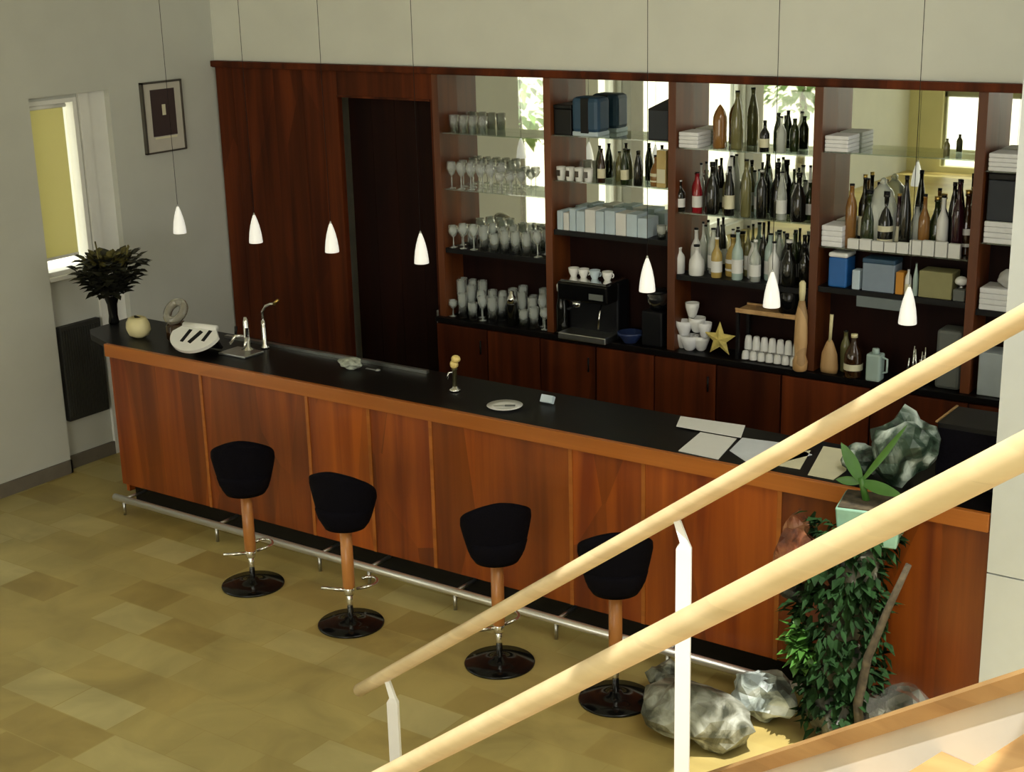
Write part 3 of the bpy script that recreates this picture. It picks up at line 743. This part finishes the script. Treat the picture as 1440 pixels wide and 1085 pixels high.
def post(parent, top, zbot, nm='post'):
    # flat white bar with a bent neck that carries the rail
    top = Vector(top) - Vector(parent.location)
    zb = zbot - parent.location.z
    base = top + hd * .03
    mb = MB()
    a = math.atan2(hd.y, hd.x); R3 = Matrix.Rotation(math.radians(20), 3, 'Z')
    def ring(c, w1, w2): return [c + R3 @ Vector((sx * w1, sy * w2, 0)) for sx, sy in ((-1, -1), (1, -1), (1, 1), (-1, 1))]
    secs = [ring(Vector((base.x, base.y, zb)), .021, .010), ring(Vector((base.x, base.y, top.z - .10)), .021, .010),
            ring(Vector((base.x + .002, base.y, top.z - .082)), .012, .008), ring(Vector((top.x, top.y, top.z - .018)), .009, .008)]
    vs = [q for s_ in secs for q in s_]; fs = [(0, 1, 2, 3), (12, 13, 14, 15)]
    for i in range(3):
        for k in range(4): fs.append((i * 4 + k, i * 4 + (k + 1) % 4, i * 4 + 4 + (k + 1) % 4, i * 4 + 4 + k))
    mb._add(vs, fs); return mb.build(nm, WHITEPAINT, parent)
hr = thing('handrail', 'long round beech handrail carried by white posts, the farther of the two', 'handrail', tuple(P0))
n = 24; pts = [DR * (1.28 * i / n) for i in range(n + 1)]
MB().tube(pts, .025, 18).build('rail', BEECH, hr)
for s in (.075, .645, 1.2):
    p = rail_pt(s); h = HL * s
    post(hr, p, 0 if h < .3 else zc(h + .05) , 'post')
A_ = CAM + ray(650, 1036) * 3.35; B_ = CAM + ray(1385, 662) * 2.08
DR2 = B_ - A_
hr2 = thing('handrail', 'thicker looking round beech handrail crossing nearest the viewer', 'handrail', tuple(A_))
for s in (-.34, 1.24):
    p = A_ + DR2 * s; post(hr2, p, zc((p - P0).dot(hd) + .03) - .002)
MB().tube([DR2 * (-.40 + 1.75 * i / n) for i in range(n + 1)], .0262, 18).build('rail', BEECH, hr2)

# ============================================================ THINGS ON THE BACK BAR
YS = 2.11
def SX(u, v_, y=YS): return on_y(u, v_, y).x
def SZ(u, v_, y=YS): return on_y(u, v_, y).z
BAY = ['glassware bay', 'coffee machine bay', 'crowded bottle bay', 'bay left of white column', 'last bay by white column']
ORD = ['first', 'second', 'third', 'fourth', 'fifth', 'sixth', 'seventh', 'eighth', 'ninth', 'tenth', 'eleventh', 'twelfth', 'thirteenth', 'fourteenth', 'fifteenth', 'sixteenth', 'seventeenth', 'eighteenth', 'nineteenth', 'twentieth', 'twenty-first', 'twenty-second', 'twenty-third', 'twenty-fourth', 'twenty-fifth', 'twenty-sixth', 'twenty-seventh', 'twenty-eighth']
PROF = {
 'round': [(.9, 0), (1, .02), (1, .52), (.93, .60), (.55, .70), (.36, .76), (.33, .93), (.38, .935), (.38, .96)],
 'slope': [(.9, 0), (1, .02), (1, .48), (.85, .62), (.5, .80), (.36, .86), (.34, .95), (.40, .955), (.40, .97)],
 'squat': [(.9, 0), (1, .03), (1.02, .30), (.95, .50), (.6, .66), (.34, .74), (.32, .9), (.42, .905), (.42, .94)],
 'slim': [(.9, 0), (1, .02), (1, .62), (.8, .72), (.5, .80), (.42, .84), (.40, .95), (.46, .955), (.46, .97)],
 'spire': [(.9, 0), (1, .02), (.95, .30), (1.0, .60), (.95, .72), (.7, .84), (.35, .94), (.08, 1.0)],
}
def bottle(label, x, y, z, h, r, color, prof='round', labelmat=None, cap=None, group=None, rz=0, square=False):
    o = thing('bottle', label, 'bottle', (x, y, z), rz, group)
    p = [(a * r, b_ * h) for a, b_ in PROF[prof]]
    seg = 4 if square else 14
    MB().lathe(p, seg=seg).build('glass', BM[color], o)
    if labelmat is not None:
        MB().lathe([(r * 1.012, h * .14), (r * 1.012, h * .42)], seg=14, cap=False).build('label', labelmat, o)
    if prof != 'spire':
        MB().lathe([(p[-1][0] * .95, p[-1][1] - h * .02), (p[-1][0] * 1.02, h)], seg=10).build('cap', cap or BLACK, o)
    return o
def glass(name, label, x, y, z, h, r, kind, group, mat=GLASS):
    if kind == 'tumbler': p = [(.001, .004), (r * .85, .004), (r * .85, 0), (r, h), (r * .95, h), (r * .8, .008), (.001, .008)]
    elif kind == 'inverted': p = [(r, 0), (r * .95, h * .5), (r * .6, h * .95), (r * .3, h), (.001, h)]
    else: p = [(r * .8, 0), (r * .8, .003), (.005, .008), (.004, h * .45), (r * .6, h * .55), (r, h * .75), (r * .85, h), (r * .82, h), (r * .95, h * .75), (r * .5, h * .58), (.001, h * .50)]
    return tag(MB().lathe(p, x, y, z, 14, cap=False).build(name, mat), label, 'glass', group)

# --- bay of glasses
g = 'glasses on the left shelves'
i = 0
for k in range(4):
    glass('tumbler', '%s clear tumbler from the left, top shelf of %s' % (ORD[k], BAY[0]), 1.40 + k * .085, YS, 2.431, .115, .036, 'tumbler', g)
for k in range(7):
    for r_i, yy in enumerate((YS - .05, YS + .05)):
        glass('wine_glass', '%s stemmed glass from the left, %s row, middle shelf of %s' % (ORD[k], ('front', 'rear')[r_i], BAY[0]), 1.40 + k * .085 + r_i * .03, yy, 2.031, .19 if k < 5 else .14, .036, 'wine', g)
for k in range(9):
    for r_i, yy in enumerate((YS - .055, YS + .05)):
        glass('tumbler', '%s glass from the left, %s row, lower shelf of %s' % (ORD[k], ('front', 'rear')[r_i], BAY[0]), 1.40 + k * .092, yy, 1.601, random.choice((.13, .16, .18)), .038, random.choice(('tumbler', 'wine')), g, GLASS_DENSE)
for k in range(10):
    for r_i, yy in enumerate((YS - .07, YS, YS + .06)):
        if 5 <= k <= 6 and r_i == 0: continue
        glass('tumbler', '%s glass from the left, %s row, worktop of %s' % (ORD[k], ('front', 'middle', 'rear')[r_i], BAY[0]), 1.385 + k * .09 + (r_i % 2) * .03, yy, 1.09, random.choice((.17, .20, .23, .26)) - (r_i == 0) * .05, .036, 'tumbler' if (k + r_i) % 3 else 'wine', g, GLASS_DENSE)
o = thing('cocktail_shaker', 'steel topped dark shaker among the glasses on the worktop', 'shaker', (1.93, YS - .09, 1.09))
MB().lathe([(.033, 0), (.042, .16), (.042, .17)]).build('cup', BM['black'], o); MB().lathe([(.042, .17), (.03, .21), (.018, .225), (.016, .25), (.002, .255)]).build('cap', CHROME, o)

# --- coffee machine bay
def crate(name, label, x0, x1, y0, y1, z0, z1, mat, cat='box', bev=.006, lid=None):
    o = thing(name, label, cat, ((x0 + x1) / 2, (y0 + y1) / 2, z0))
    w2, d2, h = (x1 - x0) / 2, (y1 - y0) / 2, z1 - z0
    MB().box(-w2, w2, -d2, d2, 0, h * (.86 if lid else 1), bev).build('body', mat, o)
    if lid: MB().box(-w2 - .002, w2 + .002, -d2 - .002, d2 + .002, h * .86, h, bev).build('lid', lid, o)
    return o
z1 = LEV[1][0]
crate('storage_box', 'black box at the left end of the top shelf above the coffee machine', 2.305, 2.445, 2.03, 2.20, z1, z1 + .20, BLACK, lid=BLACK)
o = thing('storage_tin', 'dark blue round cornered tin with a black band on the top shelf', 'tin', (2.555, 2.10, z1))
MB().box(-.105, .105, -.08, .08, .02, .255, .03).build('body', NAVY, o); MB().box(-.03, .03, -.083, .083, .02, .25, .003).build('band', BLACK, o)
MB().box(-.10, .10, -.075, .075, 0, .03, .006).build('foot', BLUEWHITE, o)
o = thing('storage_box', 'black slanted box at the right end of the top shelf of that bay', 'box', (3.115, 2.10, z1))
mb = MB(); mb._add([(-.075, -.08, 0), (.075, -.08, 0), (.075, .09, 0), (-.075, .09, 0), (-.075, -.08, .20), (.075, -.08, .27), (.075, .09, .27), (-.075, .09, .20)],
    [(3, 2, 1, 0), (4, 5, 6, 7), (0, 1, 5, 4), (1, 2, 6, 5), (2, 3, 7, 6), (3, 0, 4, 7)]); mb.build('body', BLACK, o)
MB().box(-.07, .07, -.084, -.08, .01, .19).build('front', DARKGREY, o)
z2 = LEV[1][1]
for k in range(4):
    o = thing('espresso_cup', '%s white cup from the left on the second shelf of the %s' % (ORD[k], BAY[1]), 'cup', (2.345 + k * .073, 2.05, z2), 0, 'white cups in the coffee bay')
    MB().lathe([(.022, 0), (.026, .005), (.033, .09), (.030, .09), (.022, .012), (.001, .01)], seg=16, cap=False).build('body', PORCELAIN, o)
    MB().box(-.015, .012, -.035, -.03, .03, .07).build('mark', BM['brown'], o)
for k, (dx, c, h) in enumerate(((2.60, 'brown', .24), (2.68, 'brown', .25), (2.60, 'olive', .20))):
    pass
for k, (x, c, h, yy) in enumerate(((2.585, 'green', .23, 2.16), (2.66, 'brown', .225, 2.06), (2.74, 'olive', .20, 2.16), (2.84, 'green', .235, 2.06), (2.895, 'green', .215, 2.15), (2.94, 'black', .225, 2.06))):
    bottle('%s beer bottle from the left, %s glass, second shelf of %s' % (ORD[k], c, BAY[1]), x, yy, z2, h, .028, c, 'slope', CREAMPAPER if k in (1, 3) else None)
o = thing('spirit_carton', 'golden brown carton at the right of the second shelf', 'carton', (3.125, 2.08, z2))
MB().box(-.035, .035, -.04, .04, 0, .24, .003).build('body', BM['gold'], o); MB().box(-.03, .03, -.042, -.04, .03, .12).build('label', CREAMPAPER, o)
bottle('round amber cognac bottle beside the golden brown carton', 3.055, 2.10, z2, .20, .04, 'amber', 'squat', CREAMPAPER)
z3 = LEV[1][2]
xx = 2.32
for k in range(10):
    wd = (.05, .05, .055, .07, .085, .07, .085, .085, .085, .08)[k]
    crate('paper_carton', '%s pale blue white carton from the left in the row above the coffee machine' % ORD[k], xx, xx + wd - .006, 2.03, 2.18, z3, z3 + (.13, .12, .15, .14, .155, .15, .16, .15, .15, .13)[k], BLUEWHITE if k % 3 != 1 else PAPER, 'carton', .003)['group'] = 'cartons above the coffee machine'
    xx += wd
glass('jam_jar', 'small glass jar at the right end of the carton row', 3.12, 2.06, z3, .09, .035, 'tumbler', None, BM['clear'])
# small things and the coffee machine on the worktop
WT = 1.09
o = thing('coffee_machine', 'black espresso machine with chrome details on the back worktop', 'coffee machine', (2.60, 2.06, WT))
MB().box(-.20, .20, -.02, .13, 0, .40, .015).build('body', BLACK, o)
MB().box(-.20, .20, -.17, -.02, .27, .40, .015).build('head', BLACKGLOSS, o)
MB().box(-.19, .19, -.18, .0, 0, .045, .006).build('drip_tray', STEEL, o)
MB().box(.06, .17, -.175, -.17, .30, .34).build('control_panel', DULLGREY, o)
gh = MB().lathe([(.03, .22), (.034, .23), (.034, .27)], -.08, -.10, 0).build('group_head', CHROME, o)
MB().tube([(-.08, -.12, .235), (-.08, -.22, .225)], .011, 8).build('portafilter_handle', BLACK, gh)
MB().tube([(.12, -.10, .27), (.135, -.16, .20), (.13, -.17, .10)], .006, 8).build('steam_wand', CHROME, o)
MB().box(-.18, .18, -.15, .11, .40, .412).build('cup_rail', CHROME, o)
for k, (dx, m_) in enumerate(((-.15, PORCELAIN), (-.07, PORCELAIN), (.02, BLUEWHITE), (.12, PORCELAIN))):
    q = thing('coffee_cup', '%s cup from the left stacked on the coffee machine' % ORD[k], 'cup', (2.60 + dx, 2.03, WT + .412), 0, 'cups on the coffee machine')
    MB().lathe([(.02, 0), (.034, .03), (.038, .06), (.034, .06), (.018, .01), (.001, .01)], seg=16, cap=False).build('body', m_, q)
    MB().tube([(.036 + .014 * math.cos(a), 0, .035 + .016 * math.sin(a)) for a in [-1.4 + j * .7 for j in range(5)]], .004, 6).build('handle', m_, q)
o = thing('milk_jug', 'white milk jug left of the coffee machine', 'jug', (2.355, 2.02, WT + .0))
MB().lathe([(.04, 0), (.042, .02), (.042, .20), (.03, .26), (.033, .30)], seg=18).build('body', BM['black'], o); MB().lathe([(.032, .30), (.036, .34), (.02, .37), (.002, .375)]).build('lid', PORCELAIN, o)
o['label'] = 'tall black flask with a white lid left of the coffee machine'; o.name = 'vacuum_flask'; o['category'] = 'flask'
o = thing('salad_bowl', 'dark blue bowl on the back worktop right of the coffee machine', 'bowl', (2.90, 2.03, WT))
MB().lathe([(.04, 0), (.05, .01), (.085, .06), (.09, .075), (.085, .075), (.045, .015), (.001, .012)], seg=24, cap=False).build('body', BM['teal'] if False else plain('deep_blue', (.02, .035, .11), .3), o)
MB().lathe([(.042, -.0005), (.042, .004)]).build('foot', BLACK, o)
o = thing('coffee_grinder', 'black coffee grinder beside the blue bowl on the worktop', 'grinder', (3.08, 2.08, WT))
MB().box(-.08, .08, -.08, .10, 0, .24, .012).build('body', BLACK, o); MB().lathe([(.04, .24), (.075, .30), (.075, .36)]).build('hopper', thin_glass('smoked', (.4, .4, .4), .4, (.03, .03, .03)), o)
MB().lathe([(.077, .36), (.07, .375), (.002, .38)]).build('lid', BLACK, o)

# --- crowded bottle bay
a1, a2, a3 = LEV[2]
def linen(label, x0, x1, z, h, name='folded_linen'):
    o = thing(name, label, 'linen', ((x0 + x1) / 2, 2.11, z), 0, 'stacks of white linen on the shelves')
    n_ = 4; w2 = (x1 - x0) / 2
    for k in range(n_): MB().box(-w2, w2, -.09, .09, h * k / n_, h * (k + 1) / n_ - .001, .005).build('fold', LINEN, o)
    return o
linen('white folded linen at the left end of the top shelf of the %s' % BAY[2], 3.262, 3.40, a1, .10)
bottle('tall pointed amber bottle like a church window on the top shelf', SX(1012, 207), YS, a1, .27, .045, 'amber', 'spire')
bottle('tallest slim clear bottle with dark neck on the top shelf', SX(1036, 208), YS, a1, .36, .038, 'olive', 'slope', None)
for k, (u, h, c, pf) in enumerate(((1079, .19, 'black', 'round'), (1090, .23, 'green', 'slope'), (1102, .22, 'clear', 'round'), (1113, .20, 'green', 'slim'))):
    bottle('%s bottle from the left, %s, top shelf cluster of %s' % (ORD[k], c, BAY[2]), SX(u, 210), YS + (.04 if k % 2 else -.04), a1, h, .03, c, pf, CREAMPAPER if k == 0 else None)
rowm = [(961, .20, 'black', 'round', PAPER), (975, .24, 'red', 'slim', None), (985, .26, 'red', 'slope', PAPER), (996, .22, 'red', 'round', None), (1006, .33, 'black', 'squat', None), (1018, .25, 'olive', 'slim', CREAMPAPER), (1030, .31, 'black', 'slope', CREAMPAPER),
        (1043, .26, 'white', 'round', None), (1053, .36, 'olive', 'slim', None), (1063, .29, 'teal', 'round', PAPER), (1075, .30, 'black', 'slim', None), (1088, .34, 'black', 'squat', None), (1103, .30, 'clear', 'slope', PAPER), (1115, .22, 'white', 'slim', None), (1127, .30, 'black', 'squat', None), (1134, .24, 'green', 'round', PAPER)]
for k, (u, h, c, pf, lm) in enumerate(rowm):
    bottle('%s bottle from the left, %s glass, front ranks, middle shelf of %s' % (ORD[k], c, BAY[2]), SX(u, 300), YS + (.045 if k % 2 else -.045), a2, h, .033 if pf != 'squat' else .045, c, pf, lm, PAPER if k % 5 == 0 else None)
rowl = [(960, .17, 'white', 'slim', None), (974, .29, 'white', 'round', PAPER), (984, .20, 'white', 'squat', None), (998, .30, 'clear', 'slim', PAPER), (1012, .26, 'gold', 'round', PAPER), (1026, .27, 'gold', 'squat', PAPER), (1041, .32, 'teal', 'round', PAPER), (1054, .24, 'white', 'slope', None), (1066, .27, 'clear', 'round', PAPER), (1078, .30, 'teal', 'slim', PAPER), (1092, .27, 'white', 'round', None),
        (1101, .31, 'black', 'round', None), (1113, .29, 'black', 'squat', None), (1126, .31, 'black', 'slope', PAPER), (1135, .27, 'black', 'round', None)]
for k, (u, h, c, pf, lm) in enumerate(rowl):
    bottle('%s bottle from the left, %s glass, front ranks, lower shelf of %s' % (ORD[k], c, BAY[2]), SX(u, 390), YS + (.045 if k % 2 else -.045), a3, h, .036 if pf != 'squat' else .05, c, pf, lm, PAPER if k % 4 == 0 else None)
back_rank = [('clear', 'round'), ('black', 'slope'), ('white', 'slim'), ('olive', 'round'), ('black', 'round'), ('clear', 'slope'), ('green', 'round'), ('white', 'round')]
for lev, z_, nm in ((0, a2, 'middle'), (1, a3, 'lower')):
    for k, (c, pf) in enumerate(back_rank):
        bottle('%s bottle from the left in the rearmost rank, %s shelf of %s' % (ORD[k], nm, BAY[2]), 3.34 + k * .108 + lev * .02, 2.185, z_, .30 + .03 * ((k + lev) % 3), .024, c, pf, PAPER if k % 2 else None)
# below: tray with black carafe, cups, star, pestle
sh = thing('serving_tray', 'tan wooden tray raised on feet above the upside down cups', 'tray', (SX(1086, 432, 2.08), 2.09, WT + .31))
MB().box(-.22, .22, -.09, .09, 0, .018, .004).box(-.22, .22, -.09, -.08, .018, .03).box(-.22, .22, .08, .09, .018, .03).build('board', TANWOOD, sh)
for sx_ in (-.205, .205):
    for sy_ in (-.075, .075): MB().box(sx_ - .01, sx_ + .01, sy_ - .01, sy_ + .01, -.309, 0).build('leg', BLACK, sh)
o = thing('carafe', 'large black carafe standing on the tan tray', 'carafe', (SX(1110, 425, 2.08), 2.10, WT + .329))
MB().lathe([(.065, 0), (.075, .01), (.075, .12), (.05, .18), (.035, .20), (.04, .215)], seg=24).build('body', BLACKGLOSS, o); MB().tube([(.07, 0, .13), (.11, 0, .12), (.11, 0, .05), (.073, 0, .03)], .008, 8).build('handle', BLACK, o)
for k in range(7):
    x = SX(1056, 480) + k * .056
    for r_i, yy in enumerate((2.035, 2.12)):
        o = thing('upturned_cup', '%s upturned white cup from the left, %s row under the tray' % (ORD[k], ('front', 'rear')[r_i]), 'cup', (x, yy, WT), 0, 'upturned cups under the tray')
        MB().lathe([(.026, 0), (.025, .03), (.019, .055), (.012, .06), (.001, .06)], seg=16, cap=False).build('body', PORCELAIN, o)
        MB().lathe([(.027, 0), (.027, .006)], seg=16, cap=False).build('rim', BLACK, o)
        if r_i == 0:
            q = thing('upturned_cup', '%s upper upturned cup from the left, stacked under the tray' % ORD[k], 'cup', (x, 2.075, WT + .062), 0, 'upturned cups under the tray')
            MB().lathe([(.026, 0), (.025, .045), (.019, .085), (.012, .09), (.001, .09)], seg=16, cap=False).build('body', PORCELAIN, q)
for k, (u, v_, z, s_) in enumerate(((962, 480, 0, 1.0), (975, 480, 0, 1.2), (988, 480, 0, 1.1), (967, 455, .095, 1.1), (982, 455, .12, 1.1), (996, 455, .10, .9), (975, 440, .215, .9))):
    q = thing('coffee_bowl', ('%s white bowl of the heap at the lower left of the %s' % (ORD[k], BAY[2])), 'bowl', (SX(u, 480), 2.09 - .03 * (k % 2), WT + z), 0, 'heap of white bowls')
    MB().lathe([(.02 * s_, 0), (.03 * s_, .01), (.05 * s_, .07), (.052 * s_, .10), (.047 * s_, .10), (.028 * s_, .015), (.001, .012)], seg=18, cap=False).build('body', LINEN if k % 2 else PORCELAIN, q)
o = thing('paper_star', 'yellow and cream folded paper star leaning among the white bowls', 'star', (SX(1012, 484, 2.03), 2.03, WT))
mb = MB()
for k in range(5):
    a = PI / 2 + k * 2 * PI / 5; r1, r2 = .12, .05
    c = Vector((0, 0, .11)); tip = c + Vector((r1 * math.cos(a), 0, r1 * math.sin(a)))
    l_ = c + Vector((r2 * math.cos(a + PI / 5), 0, r2 * math.sin(a + PI / 5))); r__ = c + Vector((r2 * math.cos(a - PI / 5), 0, r2 * math.sin(a - PI / 5)))
    f_c, b_c = c + Vector((0, -.022, 0)), c + Vector((0, .022, 0))
    mb._add([tip, l_, r__, f_c, b_c], [(0, 1, 3), (0, 3, 2), (0, 4, 1), (0, 2, 4)])
mb.build('points', plain('yellow_card', (.62, .50, .14), .7, var=.3, scale=20), o)
o = thing('wooden_pestle', 'tall pale wooden pestle leaning against the post between two bays', 'pestle', (4.165, 1.965, WT))
MB().lathe([(.035, 0), (.045, .01), (.048, .06), (.035, .10), (.042, .18), (.038, .35), (.024, .42), (.018, .45)]).build('body', TANWOOD, o); MB().lathe([(.016, .45), (.02, .50), (.02, .56), (.01, .575)]).build('handle', CREAM, o)

# --- bay left of the white column
c1, c2, c3 = LEV[3]
linen('white folded linen on the top shelf of the %s' % BAY[3], 4.252, 4.40, c1, .095)
linen('white folded linen on the second shelf of the %s' % BAY[3], 4.252, 4.385, c2 + .0, .13)
bottle('lone small green bottle on the top shelf of the %s' % BAY[3], SX(1331, 216), YS, c1, .10, .018, 'olive', 'slim')
rowb = [(1197, .33, 'amber', 'slim', None), (1209, .38, 'black', 'round', CREAMPAPER), (1222, .30, 'green', 'squat', None), (1229, .34, 'clear', 'round', None), (1246, .30, 'black', 'squat', CREAMPAPER), (1258, .28, 'wine', 'round', CREAMPAPER), (1273, .40, 'black', 'slope', None), (1284, .22, 'clear', 'slim', None), (1300, .30, 'amber', 'round', None),
        (1312, .28, 'green', 'squat', None), (1326, .30, 'white', 'round', None), (1335, .37, 'black', 'slope', None), (1347, .40, 'wine', 'round', None), (1355, .33, 'brown', 'squat', PAPER)]
for k, (u, h, c, pf, lm) in enumerate(rowb):
    bottle('%s bottle from the left, %s glass, second shelf of %s' % (ORD[k], c, BAY[3]), SX(u, 325), YS + (.055 if k % 2 else -.012), c2, h + .05, .034 if pf != 'squat' else .046, c, pf, lm, GOLD if k % 4 == 1 else None)
o = thing('decanter', 'large clear round decanter among the dark bottles', 'decanter', (SX(1238, 320), 2.13, c2))
MB().lathe([(.05, 0), (.085, .03), (.095, .12), (.09, .25), (.06, .35), (.02, .39)], seg=18, sy=.6).build('body', BM['clear'], o); MB().rock((0, 0, .40), (.022, .022, .025), 2, 2, .1).build('stopper', BM['clear'], o)
for k in range(9):
    x = 4.42 + k * .077
    crate('white_carton', '%s low white carton from the left, before the bottles of %s' % (ORD[k], BAY[3]), x, x + .07, 2.022, 2.052, c2, c2 + (.06, .065, .06, .06, .065, .085, .09, .09, .085)[k], PAPER, 'carton', .003)['group'] = 'white cartons below the bottles'
o = crate('blue_canister', 'bright blue canister with a pale lid at the left of the lower shelf', 4.30, 4.42, 2.03, 2.17, c3, c3 + .215, BLUE, 'canister', .012, PORCELAIN)
MB().box(bx(4.50), bx(4.79), .0, .01, 1.535 - 1.09, 1.60 - 1.09).build('shelf_lip', plain('slate_strip', (.16, .19, .20), .5), bb)
RZ = c3
crate('storage_box', 'grey blue box with a dark striped top on the lower shelf', 4.52, 4.72, 2.03, 2.16, RZ, RZ + .20, GREYBLUE, lid=NAVY)
crate('orange_carton', 'narrow orange carton beside the grey blue box', 4.73, 4.775, 2.03, 2.10, RZ, RZ + .135, ORANGE, 'carton', .003)
bottle('small white sauce bottle right of the orange carton', 4.80, 2.05, RZ, .16, .02, 'white', 'slim', CREAMPAPER)
bottle('slim pale bottle with a long neck left of the olive box', 4.845, 2.05, RZ, .20, .016, 'teal', 'slope')
crate('olive_box', 'wide olive box on the right of the lower shelf', 4.87, 5.07, 2.03, 2.17, RZ, RZ + .16, OLIVECARD)
o = crate('white_canister', 'small pale canister at the left end of the lower shelf', 4.455, 4.505, 2.03, 2.10, RZ, RZ + .12, BLUEWHITE, 'canister', .006)
o = thing('kitchen_scale', 'dull grey scale with a white head at the right of the lower shelf', 'scale', (5.115, 2.07, RZ))
MB().box(-.035, .035, -.05, .05, 0, .07, .006).build('body', DULLGREY, o); MB().lathe([(.02, .07), (.012, .09)]).build('neck', STEEL, o); MB().rock((0, -.01, .115), (.04, .035, .028), 6, 3, .15, False).build('head', PORCELAIN, o)
o = thing('hand_broom', 'tan whisk broom standing on its bristles at the left of the worktop', 'broom', (4.335, 2.02, WT))
mb = MB(); mb.lathe([(.055, 0), (.06, .03), (.052, .12), (.025, .19), (.012, .21)], seg=14, sy=.45)
mb.build('bristles', TANWOOD, o); MB().tube([(0, 0, .20), (0.005, 0, .37)], .010, 8, r2=.012).build('handle', CREAM, o)
o = thing('bottle_bag', 'dark brown wrapped bottle with cream patches in the middle of the worktop', 'bottle', (4.50, 2.0, WT))
MB().lathe([(.05, 0), (.058, .01), (.055, .14), (.04, .18), (.02, .21), (.018, .25)], seg=16).build('glass', BM['brown'], o); MB().lathe([(.0585, .05), (.0585, .09)], seg=16, cap=False).build('label', CREAMPAPER, o); MB().lathe([(.02, .25), (.02, .272)]).build('cap', CREAM, o)
bottle('tall grey green bottle left of the dark wrapped bottle', 4.405, 2.10, WT, .26, .032, 'olive', 'slim')
o = thing('glass_jug', 'pale teal square glass jug right of the dark wrapped bottle', 'jug', (4.64, 2.0, WT))
MB().box(-.045, .045, -.045, .045, 0, .17, .012).build('body', BM['teal'], o); MB().lathe([(.025, .17), (.02, .20)]).build('neck', BM['teal'], o); MB().tube([(.04, 0, .15), (.075, 0, .14), (.075, 0, .06), (.043, 0, .05)], .007, 8).build('handle', BM['teal'], o)
for k in range(10):
    a = random.uniform(0, PI); x, y = 4.83 + .028 * (k % 5) , 2.03 + .07 * (k // 5)
    q = thing('serving_spoon', '%s steel ladle from the left of the %s row on the worktop' % (ORD[k % 5], ('front', 'rear')[k // 5]), 'ladle', (x, y, WT), 0, 'steel ladles standing on the worktop')
    MB().tube([(0, 0, .05), (random.uniform(-.015, .015), 0, .16 + .03 * (k % 3))], .005, 6).build('handle', CHROME, q)
    MB().lathe([(.005, 0), (.02, .01), (.024, .03), (.012, .055)], seg=12).build('bowl', CHROME, q)
crate('grey_case', 'rounded dull grey case near the right end of the worktop', 5.0, 5.15, 2.02, 2.18, WT, WT + .36, DULLGREY, 'case', .02)

# --- last bay
e1, e2, e3 = LEV[4]
linen('white folded linen on the top shelf of the last bay by the column', 5.235, 5.52, e1, .10)
linen('white folded linen on the middle shelf of the last bay by the column', 5.235, 5.52, e2, .125)
linen('white folded linen on the lower shelf of the last bay by the column', 5.235, 5.52, e3, .13)
crate('storage_box', 'dark slate box between two linen stacks in the last bay', 5.24, 5.52, 2.03, 2.19, e2 + .126, e2 + .126 + .27, DARKGREY, lid=BLACK)
tag(MB().rock((5.40, 2.09, e3 + .131 + .05), (.085, .06, .055), 9, 3, .25, False).build('crumpled_cloth', plain('pale_cloth', (.55, .55, .55), .9, var=.2)), 'grey white bundled cloth on the lower linen stack', 'cloth')
crate('storage_box', 'pale grey blue box on the worktop of the last bay', 5.26, 5.50, 2.01, 2.18, WT, WT + .26, plain('pale_slate', (.42, .47, .50), .6))
bpy.context.view_layer.update()
